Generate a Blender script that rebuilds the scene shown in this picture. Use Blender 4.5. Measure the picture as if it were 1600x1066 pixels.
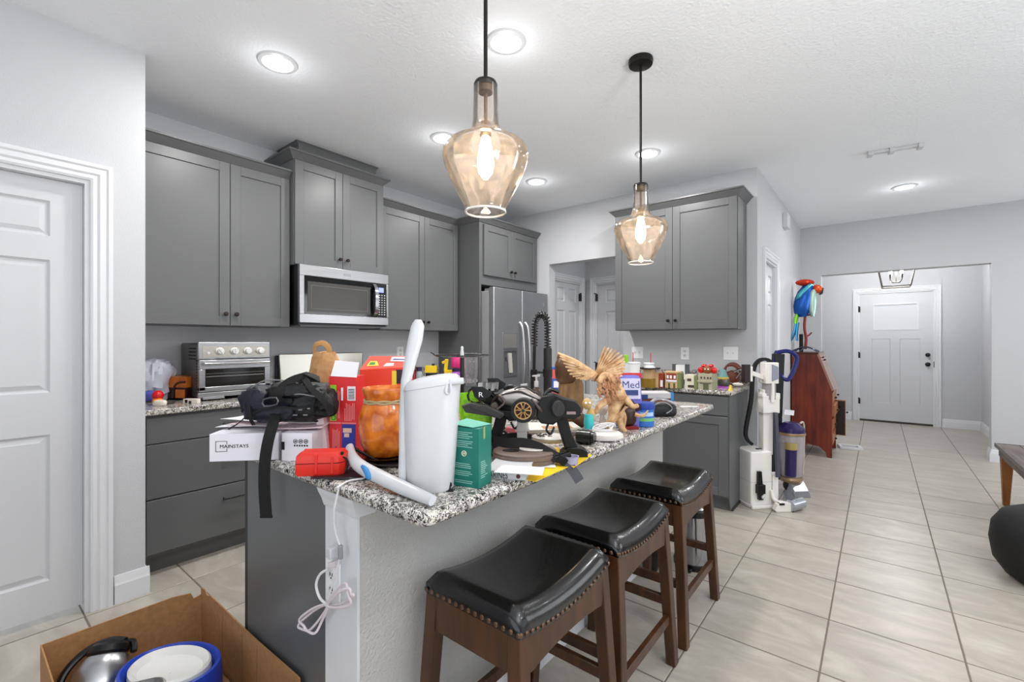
import bpy, bmesh, math, random
from mathutils import Vector, Matrix
from math import pi, sin, cos, radians, tan, hypot, atan2
random.seed(11)
for o in list(bpy.data.objects): bpy.data.objects.remove(o)
SC = bpy.context.scene; COL = SC.collection
# ------------------------------------------------------------------ camera
F = 713.0; H0 = 1.303; YAW = radians(38.74); SN, CS = sin(YAW), cos(YAW)
cd = bpy.data.cameras.new('camera'); cam = bpy.data.objects.new('camera', cd); COL.objects.link(cam)
cam.location = (0, 0, H0); cam.rotation_euler = (pi/2, 0, YAW)
cd.sensor_width = 36; cd.lens = 36*F/1600; cd.clip_start = .02; cd.clip_end = 60
SC.camera = cam
# ------------------------------------------------------------------ colour management, world
SC.view_settings.view_transform = 'Standard'; SC.view_settings.look = 'None'
SC.view_settings.exposure = 0.09; SC.view_settings.gamma = 1; SC.view_settings.use_curve_mapping = False
w = bpy.data.worlds.new('world'); SC.world = w; w.use_nodes = True
w.node_tree.nodes['Background'].inputs[0].default_value = (.86, .93, 1, 1)
w.node_tree.nodes['Background'].inputs[1].default_value = 1.3
# ------------------------------------------------------------------ lights (windows behind the camera, daylight; one added ceiling fill)
def area(name, loc, rot, sx, sy, power, col=(1, 1, 1), shape='RECTANGLE', spread=180):
    l = bpy.data.lights.new(name, 'AREA'); l.shape = shape; l.size = sx; l.size_y = sy; l.energy = power
    l.color = col; l.spread = radians(spread)
    o = bpy.data.objects.new(name, l); COL.objects.link(o); o.location = loc; o.rotation_euler = rot
    return o
DOWN_W = 13.5; DOWN_P = .75
area('window_daylight', (.3, -2.35, 1.35), (pi/2, 0, 0), 3.6, 2.0, 18, (.97, .985, 1))
area('window_daylight', (3.15, 2.6, 1.45), (pi/2, 0, pi/2), 2.8, 1.7, 4, (.97, .985, 1))
area('window_daylight', (3.15, 5.6, 1.45), (pi/2, 0, pi/2), 1.6, 1.7, 26, (.97, .985, 1))

area('ceiling_fill', (1.9, .1, 1.0), (pi, radians(-14), 0), .9, .9, 125, (.985, .99, 1), spread=160)  # added unseen light aimed up to brighten the ceiling, no such lamp known
# ------------------------------------------------------------------ geometry helpers
def ray(px, py):
    u = (px-800)/F; v = (533.3-py)/F
    return Vector((-SN+u*CS, CS+u*SN, v))
def atZ(px, py, Z): r = ray(px, py); t = (Z-H0)/r.z; return Vector((r.x*t, r.y*t, Z))
def atX(px, py, X): r = ray(px, py); t = X/r.x; return Vector((X, r.y*t, H0+r.z*t))
def atY(px, py, Y): r = ray(px, py); t = Y/r.y; return Vector((r.x*t, Y, H0+r.z*t))
def depth(p): return -p[0]*SN+p[1]*CS
def lin(c):
    c = c/255.0
    return c/12.92 if c <= .04045 else ((c+.055)/1.055)**2.4
MATS = {}
def M(name, rgb=(200, 200, 200), rough=.5, metal=0.0, bump=None, var=None, spec=.5, emit=None, trans=0, alpha=1, coat=0, aniso=0, ior=1.45):
    """var=(scale, rgb2[, stretch]); bump=(scale, strength)"""
    if name in MATS: return MATS[name]
    m = bpy.data.materials.new(name); m.use_nodes = True; n = m.node_tree; b = n.nodes['Principled BSDF']
    c = (lin(rgb[0]), lin(rgb[1]), lin(rgb[2]), 1)
    b.inputs['Base Color'].default_value = c; b.inputs['Roughness'].default_value = rough
    b.inputs['Metallic'].default_value = metal; b.inputs['Specular IOR Level'].default_value = spec
    b.inputs['Transmission Weight'].default_value = trans; b.inputs['Alpha'].default_value = alpha
    b.inputs['Coat Weight'].default_value = coat; b.inputs['IOR'].default_value = ior
    m.diffuse_color = c
    if emit: b.inputs['Emission Color'].default_value = (lin(emit[0]), lin(emit[1]), lin(emit[2]), 1); b.inputs['Emission Strength'].default_value = emit[3]
    if var or bump:
        tc = n.nodes.new('ShaderNodeTexCoord'); mp = n.nodes.new('ShaderNodeMapping'); n.links.new(tc.outputs['Object'], mp.inputs[0])
        if var:
            if len(var) > 2: mp.inputs['Scale'].default_value = var[2]
            t = n.nodes.new('ShaderNodeTexNoise'); t.inputs['Scale'].default_value = var[0]; t.inputs['Detail'].default_value = 5
            n.links.new(mp.outputs[0], t.inputs['Vector'])
            r = n.nodes.new('ShaderNodeValToRGB'); r.color_ramp.elements[0].position = .35; r.color_ramp.elements[1].position = .65
            r.color_ramp.elements[0].color = c; r.color_ramp.elements[1].color = (lin(var[1][0]), lin(var[1][1]), lin(var[1][2]), 1)
            n.links.new(t.outputs['Fac'], r.inputs[0]); n.links.new(r.outputs[0], b.inputs['Base Color'])
        if bump:
            t = n.nodes.new('ShaderNodeTexNoise'); t.inputs['Scale'].default_value = bump[0]; t.inputs['Detail'].default_value = 4
            n.links.new(tc.outputs['Object'], t.inputs['Vector'])
            bp = n.nodes.new('ShaderNodeBump'); bp.inputs['Strength'].default_value = bump[1]; bp.inputs['Distance'].default_value = .004
            n.links.new(t.outputs['Fac'], bp.inputs['Height']); n.links.new(bp.outputs[0], b.inputs['Normal'])
    MATS[name] = m
    return m

class B:
    """collects shapes in one bmesh; T is applied to every new vertex, mi is the material slot"""
    def __init__(s, T=None): s.bm = bmesh.new(); s.T = T or Matrix(); s.mi = 0
    def v(s, p): return s.bm.verts.new(s.T @ Vector(p))
    def f(s, vs):
        try: q = s.bm.faces.new(vs); q.material_index = s.mi; return q
        except ValueError: return None
    def box(s, x0, x1, y0, y1, z0, z1, R=None):
        c = Vector(((x0+x1)/2, (y0+y1)/2, (z0+z1)/2))
        P = [Vector((x, y, z)) for z in (z0, z1) for y in (y0, y1) for x in (x0, x1)]
        if R is not None: P = [c+R @ (p-c) for p in P]
        v = [s.v(p) for p in P]
        for a in ((0, 2, 3, 1), (4, 5, 7, 6), (0, 1, 5, 4), (2, 6, 7, 3), (0, 4, 6, 2), (1, 3, 7, 5)): s.f([v[i] for i in a])
        return s
    def hexa(s, P):   # 8 points: bottom loop of 4, top loop of 4
        v = [s.v(p) for p in P]
        for a in ((3, 2, 1, 0), (4, 5, 6, 7), (0, 1, 5, 4), (1, 2, 6, 5), (2, 3, 7, 6), (3, 0, 4, 7)): s.f([v[i] for i in a])
        return s
    def rings(s, R, caps=True, closed=False):
        V = [[s.v(p) for p in r] for r in R]; n = len(V[0])
        m = len(V) if closed else len(V)-1
        for i in range(m):
            a, b = V[i], V[(i+1) % len(V)]
            for j in range(n): s.f([a[j], a[(j+1) % n], b[(j+1) % n], b[j]])
        if caps and not closed: s.f(V[0][::-1]); s.f(V[-1])
        return s
    def cyl(s, p0, p1, r0, r1=None, n=16):
        p0, p1 = Vector(p0), Vector(p1); r1 = r0 if r1 is None else r1
        d = (p1-p0).normalized(); u = d.orthogonal().normalized(); w = d.cross(u)
        rr = lambda p, r: [p+u*r*cos(2*pi*k/n)+w*r*sin(2*pi*k/n) for k in range(n)]
        return s.rings([rr(p0, r0), rr(p1, r1)])
    def lathe(s, prof, n=28, c=(0, 0, 0), sx=1, sy=1, caps=True):
        c = Vector(c)
        return s.rings([[c+Vector((max(r, 1e-5)*cos(2*pi*k/n)*sx, max(r, 1e-5)*sin(2*pi*k/n)*sy, z)) for k in range(n)] for r, z in prof], caps)
    def ball(s, c, r, n=16, R=None):
        if not hasattr(r, '__len__'): r = (r, r, r)
        c = Vector(c); L = []
        for i in range(n//2+1):
            a = -pi/2+pi*i/(n//2); a = max(-pi/2+.02, min(pi/2-.02, a)); q = []
            for k in range(n):
                p = Vector((r[0]*cos(a)*cos(2*pi*k/n), r[1]*cos(a)*sin(2*pi*k/n), r[2]*sin(a)))
                q.append(c+(R @ p if R is not None else p))
            L.append(q)
        return s.rings(L)
    def tube(s, pts, r, n=8, closed=False, sub=4, flat=1.0):
        P = crom([Vector(p) for p in pts], sub, closed) if sub > 1 else [Vector(p) for p in pts]
        m = len(P); rr = r if hasattr(r, '__len__') else None
        t0 = (P[1]-P[0]).normalized(); u = t0.orthogonal().normalized(); L = []
        for i, p in enumerate(P):
            if closed: t = (P[(i+1) % m]-P[i-1])
            else: t = P[min(i+1, m-1)]-P[max(i-1, 0)]
            t = t.normalized() if t.length > 1e-9 else t0
            u = (u-t*u.dot(t)).normalized(); w = t.cross(u)
            q = r if rr is None else rr[0]+(rr[1]-rr[0])*i/(m-1) if len(rr) == 2 else interp(rr, i/(m-1))
            L.append([p+u*q*cos(2*pi*k/n)+w*q*flat*sin(2*pi*k/n) for k in range(n)])
        return s.rings(L, True, closed)
    def prism(s, pts, d0, d1, plane='xz'):
        f = {'xz': lambda a, b, d: (a, d, b), 'xy': lambda a, b, d: (a, b, d), 'yz': lambda a, b, d: (d, a, b)}[plane]
        return s.rings([[f(a, b, d0) for a, b in pts], [f(a, b, d1) for a, b in pts]])
    def ribbon(s, pts, w, t, wd=(0, 1, 0), sub=4):
        P = crom([Vector(p) for p in pts], sub) if sub > 1 else [Vector(p) for p in pts]
        L = []; W = wd if hasattr(wd[0], '__len__') else None
        for i, p in enumerate(P):
            d = (P[min(i+1, len(P)-1)]-P[max(i-1, 0)]).normalized()
            q = Vector(wd) if W is None else Vector(W[0]).lerp(Vector(W[1]), i/(len(P)-1))
            q = (q-d*q.dot(d)).normalized(); nn = d.cross(q)
            L.append([p+q*w/2+nn*t/2, p-q*w/2+nn*t/2, p-q*w/2-nn*t/2, p+q*w/2-nn*t/2])
        return s.rings(L)
def interp(a, t):
    x = t*(len(a)-1); i = min(int(x), len(a)-2); return a[i]+(a[i+1]-a[i])*(x-i)
def crom(P, sub, closed=False):
    if len(P) < 3: return P
    out = []; n = len(P)
    for i in range(n if closed else n-1):
        if closed: a, b, c, d = P[i-1], P[i], P[(i+1) % n], P[(i+2) % n]
        else: a, b, c, d = P[max(i-1, 0)], P[i], P[i+1], P[min(i+2, n-1)]
        for k in range(sub):
            t = k/sub
            out.append(.5*((2*b)+(c-a)*t+(2*a-5*b+4*c-d)*t*t+(3*b-a-3*c+d)*t**3))
    if not closed: out.append(P[-1])
    return out
def RZ(a): return Matrix.Rotation(a, 3, 'Z')
def RX(a): return Matrix.Rotation(a, 3, 'X')
def RY(a): return Matrix.Rotation(a, 3, 'Y')
def TR(loc=(0, 0, 0), rz=0, rx=0, ry=0, s=1): return Matrix.Translation(loc) @ Matrix.Rotation(rz, 4, 'Z') @ Matrix.Rotation(ry, 4, 'Y') @ Matrix.Rotation(rx, 4, 'X') @ Matrix.Scale(s, 4)
def link(name, me, parent=None):
    o = bpy.data.objects.new(name, me); COL.objects.link(o)
    if parent is not None: o.parent = parent
    return o
def obj(name, b, mats, parent=None, bev=0, smooth=True, sub=0, ang=35, seg=2, solid=0, loc=None):
    bmesh.ops.recalc_face_normals(b.bm, faces=b.bm.faces)
    me = bpy.data.meshes.new(name); b.bm.to_mesh(me); b.bm.free()
    for m in (mats if isinstance(mats, (list, tuple)) else [mats]): me.materials.append(m)
    if smooth: me.polygons.foreach_set('use_smooth', [True]*len(me.polygons)); me.set_sharp_from_angle(angle=radians(ang))
    o = link(name, me, parent)
    if loc is not None: o.location = loc
    if solid: q = o.modifiers.new('s', 'SOLIDIFY'); q.thickness = solid
    if sub: q = o.modifiers.new('u', 'SUBSURF'); q.levels = q.render_levels = sub
    if bev: q = o.modifiers.new('b', 'BEVEL'); q.width = bev; q.segments = seg; q.limit_method = 'ANGLE'; q.angle_limit = radians(40); q.harden_normals = False
    return o
def tag(o, label, cat, group=None):
    o['label'] = label; o['category'] = cat
    if group: o['group'] = group
    return o
def thing(name, label, cat, loc=(0, 0, 0), rz=0, group=None, parent=None):
    o = bpy.data.objects.new(name, None); COL.objects.link(o); o.location = loc; o.rotation_euler = (0, 0, rz); o.empty_display_size = .05
    return tag(o, label, cat, group)
def struct(name, b, m, **k): o = obj(name, b, m, **k); o['kind'] = 'structure'; return o
def copy_tree(o, parent=None):
    c = o.copy(); COL.objects.link(c)
    if parent is not None: c.parent = parent
    for ch in [x for x in kids.get(o.name, ())]: copy_tree(ch, c)
    return c
kids = {}
def index_kids(root):
    kids.clear()
    for x in bpy.data.objects:
        if x.parent: kids.setdefault(x.parent.name, []).append(x)
def text(parent, s, size, loc, mat, rot=(pi/2, 0, 0), ext=.0004, name='lettering', align='LEFT', sx=1):
    c = bpy.data.curves.new('t', 'FONT'); c.body = s; c.size = size; c.extrude = ext; c.align_x = align; c.resolution_u = 2
    t = bpy.data.objects.new('t', c); COL.objects.link(t)
    me = bpy.data.meshes.new_from_object(t.evaluated_get(bpy.context.evaluated_depsgraph_get()))
    bpy.data.objects.remove(t); me.materials.clear(); me.materials.append(mat)
    o = link(name, me, parent); o.location = loc; o.rotation_euler = rot; o.scale = (sx, 1, 1)
    return o
def skin(name, V, Ed, R, mat, parent, sub=2):
    me = bpy.data.meshes.new(name); me.from_pydata(V, Ed, []); me.materials.append(mat)
    o = link(name, me, parent)
    md = o.modifiers.new('skin', 'SKIN'); md.use_smooth_shade = True
    for i, r in enumerate(R): me.skin_vertices[0].data[i].radius = (r, r)
    me.skin_vertices[0].data[0].use_root = True
    q = o.modifiers.new('sub', 'SUBSURF'); q.levels = q.render_levels = sub
    return o
def atD(px, py, d): r = ray(px, py); return r*d+Vector((0, 0, H0))
def spot(px, py, Z):
    p = atZ(px, py, Z); return p, depth(p)/F
# ------------------------------------------------------------------ materials
wallm = M('wall_paint', (193, 194, 197), .7, bump=(170, .25))
ceilm = M('ceiling_paint', (240, 243, 247), .9, bump=(60, 1.0))
whitem = M('white_trim_paint', (218, 219, 222), .4)
doorm = M('white_door_paint', (204, 205, 208), .42)
cabm = M('cabinet_grey', (95, 96, 97), .36)
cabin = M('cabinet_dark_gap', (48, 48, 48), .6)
blackm = M('black_metal', (12, 11, 11), .38)
black_pl = M('black_plastic', (9, 9, 10), .33)
black_mt = M('black_matte', (9, 9, 10), .7)
bronze = M('bronze_knob', (50, 42, 38), .3, .8)
steel = M('brushed_steel', (182, 182, 184), .3, 1.0, var=(14, (172, 172, 175), (.3, .3, 6)))
steel2 = M('fridge_steel', (176, 177, 180), .42, .85, var=(3, (168, 169, 172), (2, 2, .1)))
chrome = M('chrome', (215, 215, 218), .12, 1.0)
whitep = M('white_plastic', (204, 205, 208), .28)
greyp = M('grey_plastic', (120, 121, 124), .4)
paper = M('white_paper', (236, 235, 238), .8)
leather = M('black_leather', (8, 8, 9), .2, bump=(160, .1), spec=.6, coat=.25, var=(9, (16, 16, 17)))
wood_s = M('stool_wood', (82, 50, 27), .36, var=(7, (56, 33, 18), (4, 4, .6)))
wood_r = M('red_brown_wood', (122, 46, 24), .32, var=(5, (84, 24, 12), (3, 3, .5)))
cardb = M('cardboard', (172, 128, 84), .8, var=(60, (160, 117, 75)))
tanm = M('tan_resin', (216, 182, 138), .55, var=(40, (178, 132, 90)))
def granite():
    m = bpy.data.materials.new('speckled_granite'); m.use_nodes = True; n = m.node_tree; b = n.nodes['Principled BSDF']; L = n.links.new
    b.inputs['Roughness'].default_value = .16; b.inputs['Specular IOR Level'].default_value = .55
    tc = n.nodes.new('ShaderNodeTexCoord')
    def noise(sc, det, rough=.6):
        t = n.nodes.new('ShaderNodeTexNoise'); t.inputs['Scale'].default_value = sc; t.inputs['Detail'].default_value = det; t.inputs['Roughness'].default_value = rough
        L(tc.outputs['Object'], t.inputs['Vector']); return t
    def ramp(src, st):
        r = n.nodes.new('ShaderNodeValToRGB'); e = r.color_ramp.elements
        while len(e) < len(st): e.new(.5)
        for q, (p, c) in zip(e, st): q.position = p; q.color = (lin(c[0]), lin(c[1]), lin(c[2]), 1)
        L(src, r.inputs[0]); return r
    base = ramp(noise(58, 4).outputs['Fac'], [(.36, (150, 146, 142)), (.46, (205, 200, 192)), (.58, (226, 222, 214)), (.7, (196, 182, 164))])
    t = n.nodes.new('ShaderNodeTexVoronoi'); t.inputs['Scale'].default_value = 165; t.feature = 'F1'
    nz = noise(60, 3); mx0 = n.nodes.new('ShaderNodeMixRGB'); mx0.inputs[0].default_value = .06
    L(tc.outputs['Object'], mx0.inputs[1]); L(nz.outputs['Color'], mx0.inputs[2]); L(mx0.outputs[0], t.inputs['Vector'])
    sp = n.nodes.new('ShaderNodeSeparateColor'); L(t.outputs['Color'], sp.inputs[0])
    cell = ramp(sp.outputs[0], [(.0, (255, 255, 255)), (.58, (255, 255, 255)), (.59, (120, 116, 112)), (.76, (120, 116, 112)), (.77, (34, 33, 35)), (1, (22, 22, 24))])
    cell.color_ramp.interpolation = 'CONSTANT'
    clump = ramp(noise(22, 2).outputs['Fac'], [(.42, (0, 0, 0)), (.5, (255, 255, 255))])
    mx = n.nodes.new('ShaderNodeMixRGB'); mx.blend_type = 'MULTIPLY'; mx.inputs[0].default_value = 1
    L(base.outputs[0], mx.inputs[1]); L(cell.outputs[0], mx.inputs[2])
    fine = ramp(noise(150, 2).outputs['Fac'], [(.36, (60, 58, 58)), (.45, (255, 255, 255))])
    m2 = n.nodes.new('ShaderNodeMixRGB'); m2.blend_type = 'MULTIPLY'; m2.inputs[0].default_value = .75
    L(mx.outputs[0], m2.inputs[1]); L(fine.outputs[0], m2.inputs[2]); L(m2.outputs[0], b.inputs['Base Color'])
    return m
gran = granite()
def tilemat():
    m = bpy.data.materials.new('floor_tile_glaze'); m.use_nodes = True; n = m.node_tree; b = n.nodes['Principled BSDF']; L = n.links.new
    b.inputs['Roughness'].default_value = .3; b.inputs['Specular IOR Level'].default_value = .4
    g = n.nodes.new('ShaderNodeNewGeometry'); oi = n.nodes.new('ShaderNodeObjectInfo')
    ad = n.nodes.new('ShaderNodeVectorMath'); ad.operation = 'MULTIPLY_ADD'; ad.inputs[1].default_value = (1, 1, 1)
    sc = n.nodes.new('ShaderNodeVectorMath'); sc.operation = 'SCALE'; sc.inputs['Scale'].default_value = 40
    cb = n.nodes.new('ShaderNodeCombineXYZ'); L(oi.outputs['Random'], cb.inputs[0]); L(oi.outputs['Random'], cb.inputs[2]); L(cb.outputs[0], sc.inputs[0])
    L(g.outputs['Position'], ad.inputs[0]); L(sc.outputs[0], ad.inputs[2])
    t = n.nodes.new('ShaderNodeTexNoise'); t.inputs['Scale'].default_value = 3.2; t.inputs['Detail'].default_value = 8; t.inputs['Roughness'].default_value = .62; t.inputs['Distortion'].default_value = 1.6
    mp = n.nodes.new('ShaderNodeMapping'); mp.inputs['Scale'].default_value = (.8, 2.0, 1); L(ad.outputs[0], mp.inputs[0]); L(mp.outputs[0], t.inputs['Vector'])
    r = n.nodes.new('ShaderNodeValToRGB'); e = r.color_ramp.elements; e.new(.5)
    for q, (p, c) in zip(e, [(.3, (157, 150, 139)), (.5, (170, 163, 152)), (.72, (187, 181, 170))]): q.position = p; q.color = (lin(c[0]), lin(c[1]), lin(c[2]), 1)
    L(t.outputs['Fac'], r.inputs[0]); L(r.outputs[0], b.inputs['Base Color'])
    rr = n.nodes.new('ShaderNodeMapRange'); rr.inputs['To Min'].default_value = .26; rr.inputs['To Max'].default_value = .42; L(t.outputs['Fac'], rr.inputs[0]); L(rr.outputs[0], b.inputs['Roughness'])
    return m
tilem = tilemat()
grout = M('grout', (112, 104, 94), .9)
def glassmat(name, tint, haze=.0, fres=1.0, hz=(255, 225, 190), rough=.02):
    m = bpy.data.materials.new(name); m.use_nodes = True; n = m.node_tree; L = n.links.new; n.nodes.remove(n.nodes['Principled BSDF'])
    o = n.nodes['Material Output']; tr = n.nodes.new('ShaderNodeBsdfTransparent'); gl = n.nodes.new('ShaderNodeBsdfGlossy'); gl.inputs['Roughness'].default_value = rough
    tr.inputs[0].default_value = (lin(tint[0]), lin(tint[1]), lin(tint[2]), 1)
    tl = n.nodes.new('ShaderNodeBsdfTranslucent'); tl.inputs[0].default_value = (lin(hz[0]), lin(hz[1]), lin(hz[2]), 1)
    fr = n.nodes.new('ShaderNodeLayerWeight'); fr.inputs[0].default_value = .25
    a = n.nodes.new('ShaderNodeMixShader'); a.inputs[0].default_value = haze
    if haze:   # seeds and streaks in the glass
        tc = n.nodes.new('ShaderNodeTexCoord'); v = n.nodes.new('ShaderNodeTexNoise'); v.inputs['Scale'].default_value = 55; v.inputs['Detail'].default_value = 3
        L(tc.outputs['Object'], v.inputs['Vector']); q = n.nodes.new('ShaderNodeMapRange'); q.inputs['From Min'].default_value = .4; q.inputs['From Max'].default_value = .75
        q.inputs['To Min'].default_value = haze*.7; q.inputs['To Max'].default_value = haze*2.2; L(v.outputs['Fac'], q.inputs[0]); L(q.outputs[0], a.inputs[0])
    L(tr.outputs[0], a.inputs[1]); L(tl.outputs[0], a.inputs[2])
    b = n.nodes.new('ShaderNodeMixShader'); mu = n.nodes.new('ShaderNodeMath'); mu.operation = 'MULTIPLY'; mu.inputs[1].default_value = fres
    L(fr.outputs['Fresnel'], mu.inputs[0]); L(mu.outputs[0], b.inputs[0]); L(a.outputs[0], b.inputs[1]); L(gl.outputs[0], b.inputs[2]); L(b.outputs[0], o.inputs[0])
    return m
clear = glassmat('clear_glass', (246, 248, 248), 0, 1.0)
seeded = glassmat('seeded_pendant_glass', (254, 252, 250), .045, .8, (255, 240, 222))
dark_glass = M('dark_glass', (14, 14, 15), .06, spec=.7)

# ------------------------------------------------------------------ the room
CZ = 2.785
fb = B().box(-3.9, 3.4, -2.7, 9.6, -.06, -.0016); floor = struct('floor', fb, grout)
TX, TY = .457, .4348
me_t = []
for k in range(3):
    b = B(); h = TX/2-.0032; q = TY/2-.0042; c = .0015
    b.rings([[(-h, -q, -.009), (h, -q, -.009), (h, q, -.009), (-h, q, -.009)], [(-h, -q, -c), (h, -q, -c), (h, q, -c), (-h, q, -c)],
             [(-h+c, -q+c, 0), (h-c, -q+c, 0), (h-c, q-c, 0), (-h+c, q-c, 0)]])
    me = bpy.data.meshes.new('tile'); b.bm.to_mesh(me); b.bm.free(); me.materials.append(tilem); me_t.append(me)
cand = []
for i in range(-8, 8):
    for j in range(-7, 17):
        x = -.180+TX*(i+.5); y = 2.593+TY*(j+.5)
        if x < -3.75 or x > 3.3 or y > 9.5: continue
        d = -x*SN+y*CS; u = 800+F*(x*CS+y*SN)/max(d, .01)
        vis = d > .5 and -330 < u < 1900 and not (x < -3.2 and y < 4.3) and not (-1.7 < x < -1.05 and .9 < y < 2.7) and not (x > 1.3 and y > 7.1) \
            and not (x < -2.9 and y < .6) and not (x < -1.0 and y > 5.5) and not (-1.9 < x < -.9 and y > 4.6)
        cand.append((0 if vis else 1, d if d > 0 else 99, x, y))
cand.sort()
rest = B()
for k, (hid, d, x, y) in enumerate(cand):
    if k < 292 and not hid: o = link('tile', me_t[k % 3], floor); o.location = (x, y, 0); o.rotation_euler = (random.uniform(-.0006, .0006), random.uniform(-.0006, .0006), 0)
    else: rest.box(x-TX/2+.0032, x+TX/2-.0032, y-TY/2+.0032, y+TY/2-.0032, -.009, 0)
o = obj('tile_field', rest, tilem, floor, smooth=False); o['kind'] = 'stuff'
struct('ceiling', B().box(-3.9, 3.4, -2.7, 9.6, CZ, CZ+.12), ceilm)
def wall(name, *bx, m=None):
    b = B()
    for q in bx: b.box(*q)
    return struct(name, b, m or wallm, smooth=False, bev=.0)
W0 = .0
# left bump-out with the pantry door: faces +X at X=-2.96, door opening Y -.375 .. .442
DL0, DL1, DH = -.38, .442, 2.075
wall('wall_left', (-3.08, -2.96, -2.6, DL0, W0, CZ), (-3.08, -2.96, DL1, .655, W0, CZ), (-3.08, -2.96, DL0, DL1, DH, CZ), (-3.8, -3.08, .535, .655, W0, CZ))
wall('wall_kitchen_left', (-3.8, -3.68, .655, 4.45, W0, CZ))
OP0, OP1, OPH = -2.93, -2.02, 2.178
wall('wall_kitchen_far', (-3.68, OP0, 4.33, 4.45, W0, CZ), (OP1, -.80, 4.33, 4.45, W0, CZ), (OP0, OP1, 4.33, 4.45, OPH, CZ))
HD0, HD1, HDH = 4.64, 5.24, 2.06
wall('wall_hall_left', (-.92, -.80, 4.45, HD0, W0, CZ), (-.92, -.80, HD1, 7.08, W0, CZ), (-.92, -.80, HD0, HD1, HDH, CZ))
wall('wall_laundry_left', (-3.10, -2.985, 4.45, 4.50, W0, CZ), (-3.10, -2.985, 5.13, 5.37, W0, CZ), (-3.10, -2.985, 4.50, 5.13, 2.04, CZ))
wall('wall_laundry_far', (-2.985, -2.83, 5.25, 5.37, W0, CZ), (-2.07, -.92, 5.25, 5.37, W0, CZ), (-2.83, -2.07, 5.25, 5.37, 2.04, CZ))
EO0, EO1, EOH = -.573, .955, 2.148
wall('wall_hall_far', (-.92, EO0, 7.08, 7.22, W0, CZ), (EO1, 3.3, 7.08, 7.22, W0, CZ), (EO0, EO1, 7.08, 7.22, EOH, CZ))
FD0, FD1 = -.255, .672
wall('wall_entry_far', (-1.0, FD0, 9.42, 9.54, W0, CZ), (FD1, 1.29, 9.42, 9.54, W0, CZ), (FD0, FD1, 9.42, 9.54, 2.085, CZ))
wall('wall_entry_left', (-1.0, -.9, 7.22, 9.42, W0, CZ)); wall('wall_entry_right', (1.17, 1.29, 7.22, 9.42, W0, CZ))
def winwall(name, axis, a0, a1, c0, c1, wins):
    b = B(); cur = a0
    for (w0, w1, z0, z1) in wins:
        for (p, q, r, s) in ((cur, w0, 0, CZ), (w0, w1, 0, z0), (w0, w1, z1, CZ)):
            if q-p > 1e-6 and s-r > 1e-6: b.box(c0, c1, p, q, r, s) if axis == 'y' else b.box(p, q, c0, c1, r, s)
        cur = w1
    b.box(c0, c1, cur, a1, 0, CZ) if axis == 'y' else b.box(cur, a1, c0, c1, 0, CZ)
    return struct(name, b, wallm, smooth=False)
winwall('wall_right', 'y', -2.6, 7.08, 3.2, 3.32, [(1.1, 4.1, .55, 2.35), (4.8, 6.4, .55, 2.35)])
winwall('wall_rear', 'x', -3.08, 3.32, -2.6, -2.48, [(-1.6, 2.2, .05, 2.4)])
def window(n, axis, w0, w1, z0, z1, c):
    b = B(); k = 4; t = .03
    def q(p, r, s, u): b.box(c-t, c+t, p, r, s, u) if axis == 'y' else b.box(p, r, c-t, c+t, s, u)
    q(w0, w1, z0, z0+.05); q(w0, w1, z1-.05, z1)
    for i in range(4):
        x = w0+(w1-w0)*i/3; q(max(w0, x-.025), min(w1, x+.025), z0+.05, z1-.05)
    o = struct('window_%d' % n, b, whitem)
    g = B(); g.box(c-.004, c+.004, w0, w1, z0, z1) if axis == 'y' else g.box(w0, w1, c-.004, c+.004, z0, z1)
    obj('pane', g, clear, o)
window(1, 'y', 1.1, 4.1, .55, 2.35, 3.26); window(2, 'y', 4.8, 6.4, .55, 2.35, 3.26); window(3, 'x', -1.6, 2.2, .05, 2.4, -2.54)

# baseboards: profile extruded along straight runs, face direction given by the sign of the offset
def base(name, p0, p1, nrm, hh=.135, t=.016):
    p0, p1, nn = Vector((*p0, 0)), Vector((*p1, 0)), Vector((*nrm, 0)); b = B()
    pr = [(0, 0), (t, 0), (t, hh*.66), (t*.8, hh*.74), (t*.55, hh*.9), (t*.35, hh), (0, hh)]
    b.rings([[p+nn*o+Vector((0, 0, z)) for o, z in pr] for p in (p0, p1)])
    return struct(name, b, whitem, smooth=False)
base('baseboard_left', (-2.96, .53), (-2.96, .671), (1, 0)); base('baseboard_left', (-2.9605, .655), (-3.13, .655), (0, 1)); base('baseboard_left', (-2.96, -2.45), (-2.96, -.47), (1, 0))
base('baseboard_hall_left', (-.80, 4.45), (-.80, 4.55), (1, 0)); base('baseboard_hall_left', (-.80, 5.33), (-.80, 7.08), (1, 0))
base('baseboard_kitchen_far', (-.878, 4.33), (-.8005, 4.33), (0, -1)); base('baseboard_kitchen_far', (-.80, 4.314), (-.80, 4.45), (1, 0))
base('baseboard_hall_far', (EO1+.0005, 7.08), (3.2, 7.08), (0, -1)); base('baseboard_hall_far', (EO1, 7.064), (EO1, 7.236), (-1, 0)); base('baseboard_hall_far', (-.8, 7.08), (EO0, 7.08), (0, -1))
base('baseboard_entry_far', (-.9, 9.42), (-.34, 9.42), (0, -1)); base('baseboard_entry_far', (.75, 9.42), (1.17, 9.42), (0, -1)); base('baseboard_entry_right', (1.17, 7.22), (1.17, 9.42), (-1, 0))
base('baseboard_right', (3.2, -2.4), (3.2, 7.08), (-1, 0))

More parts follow.
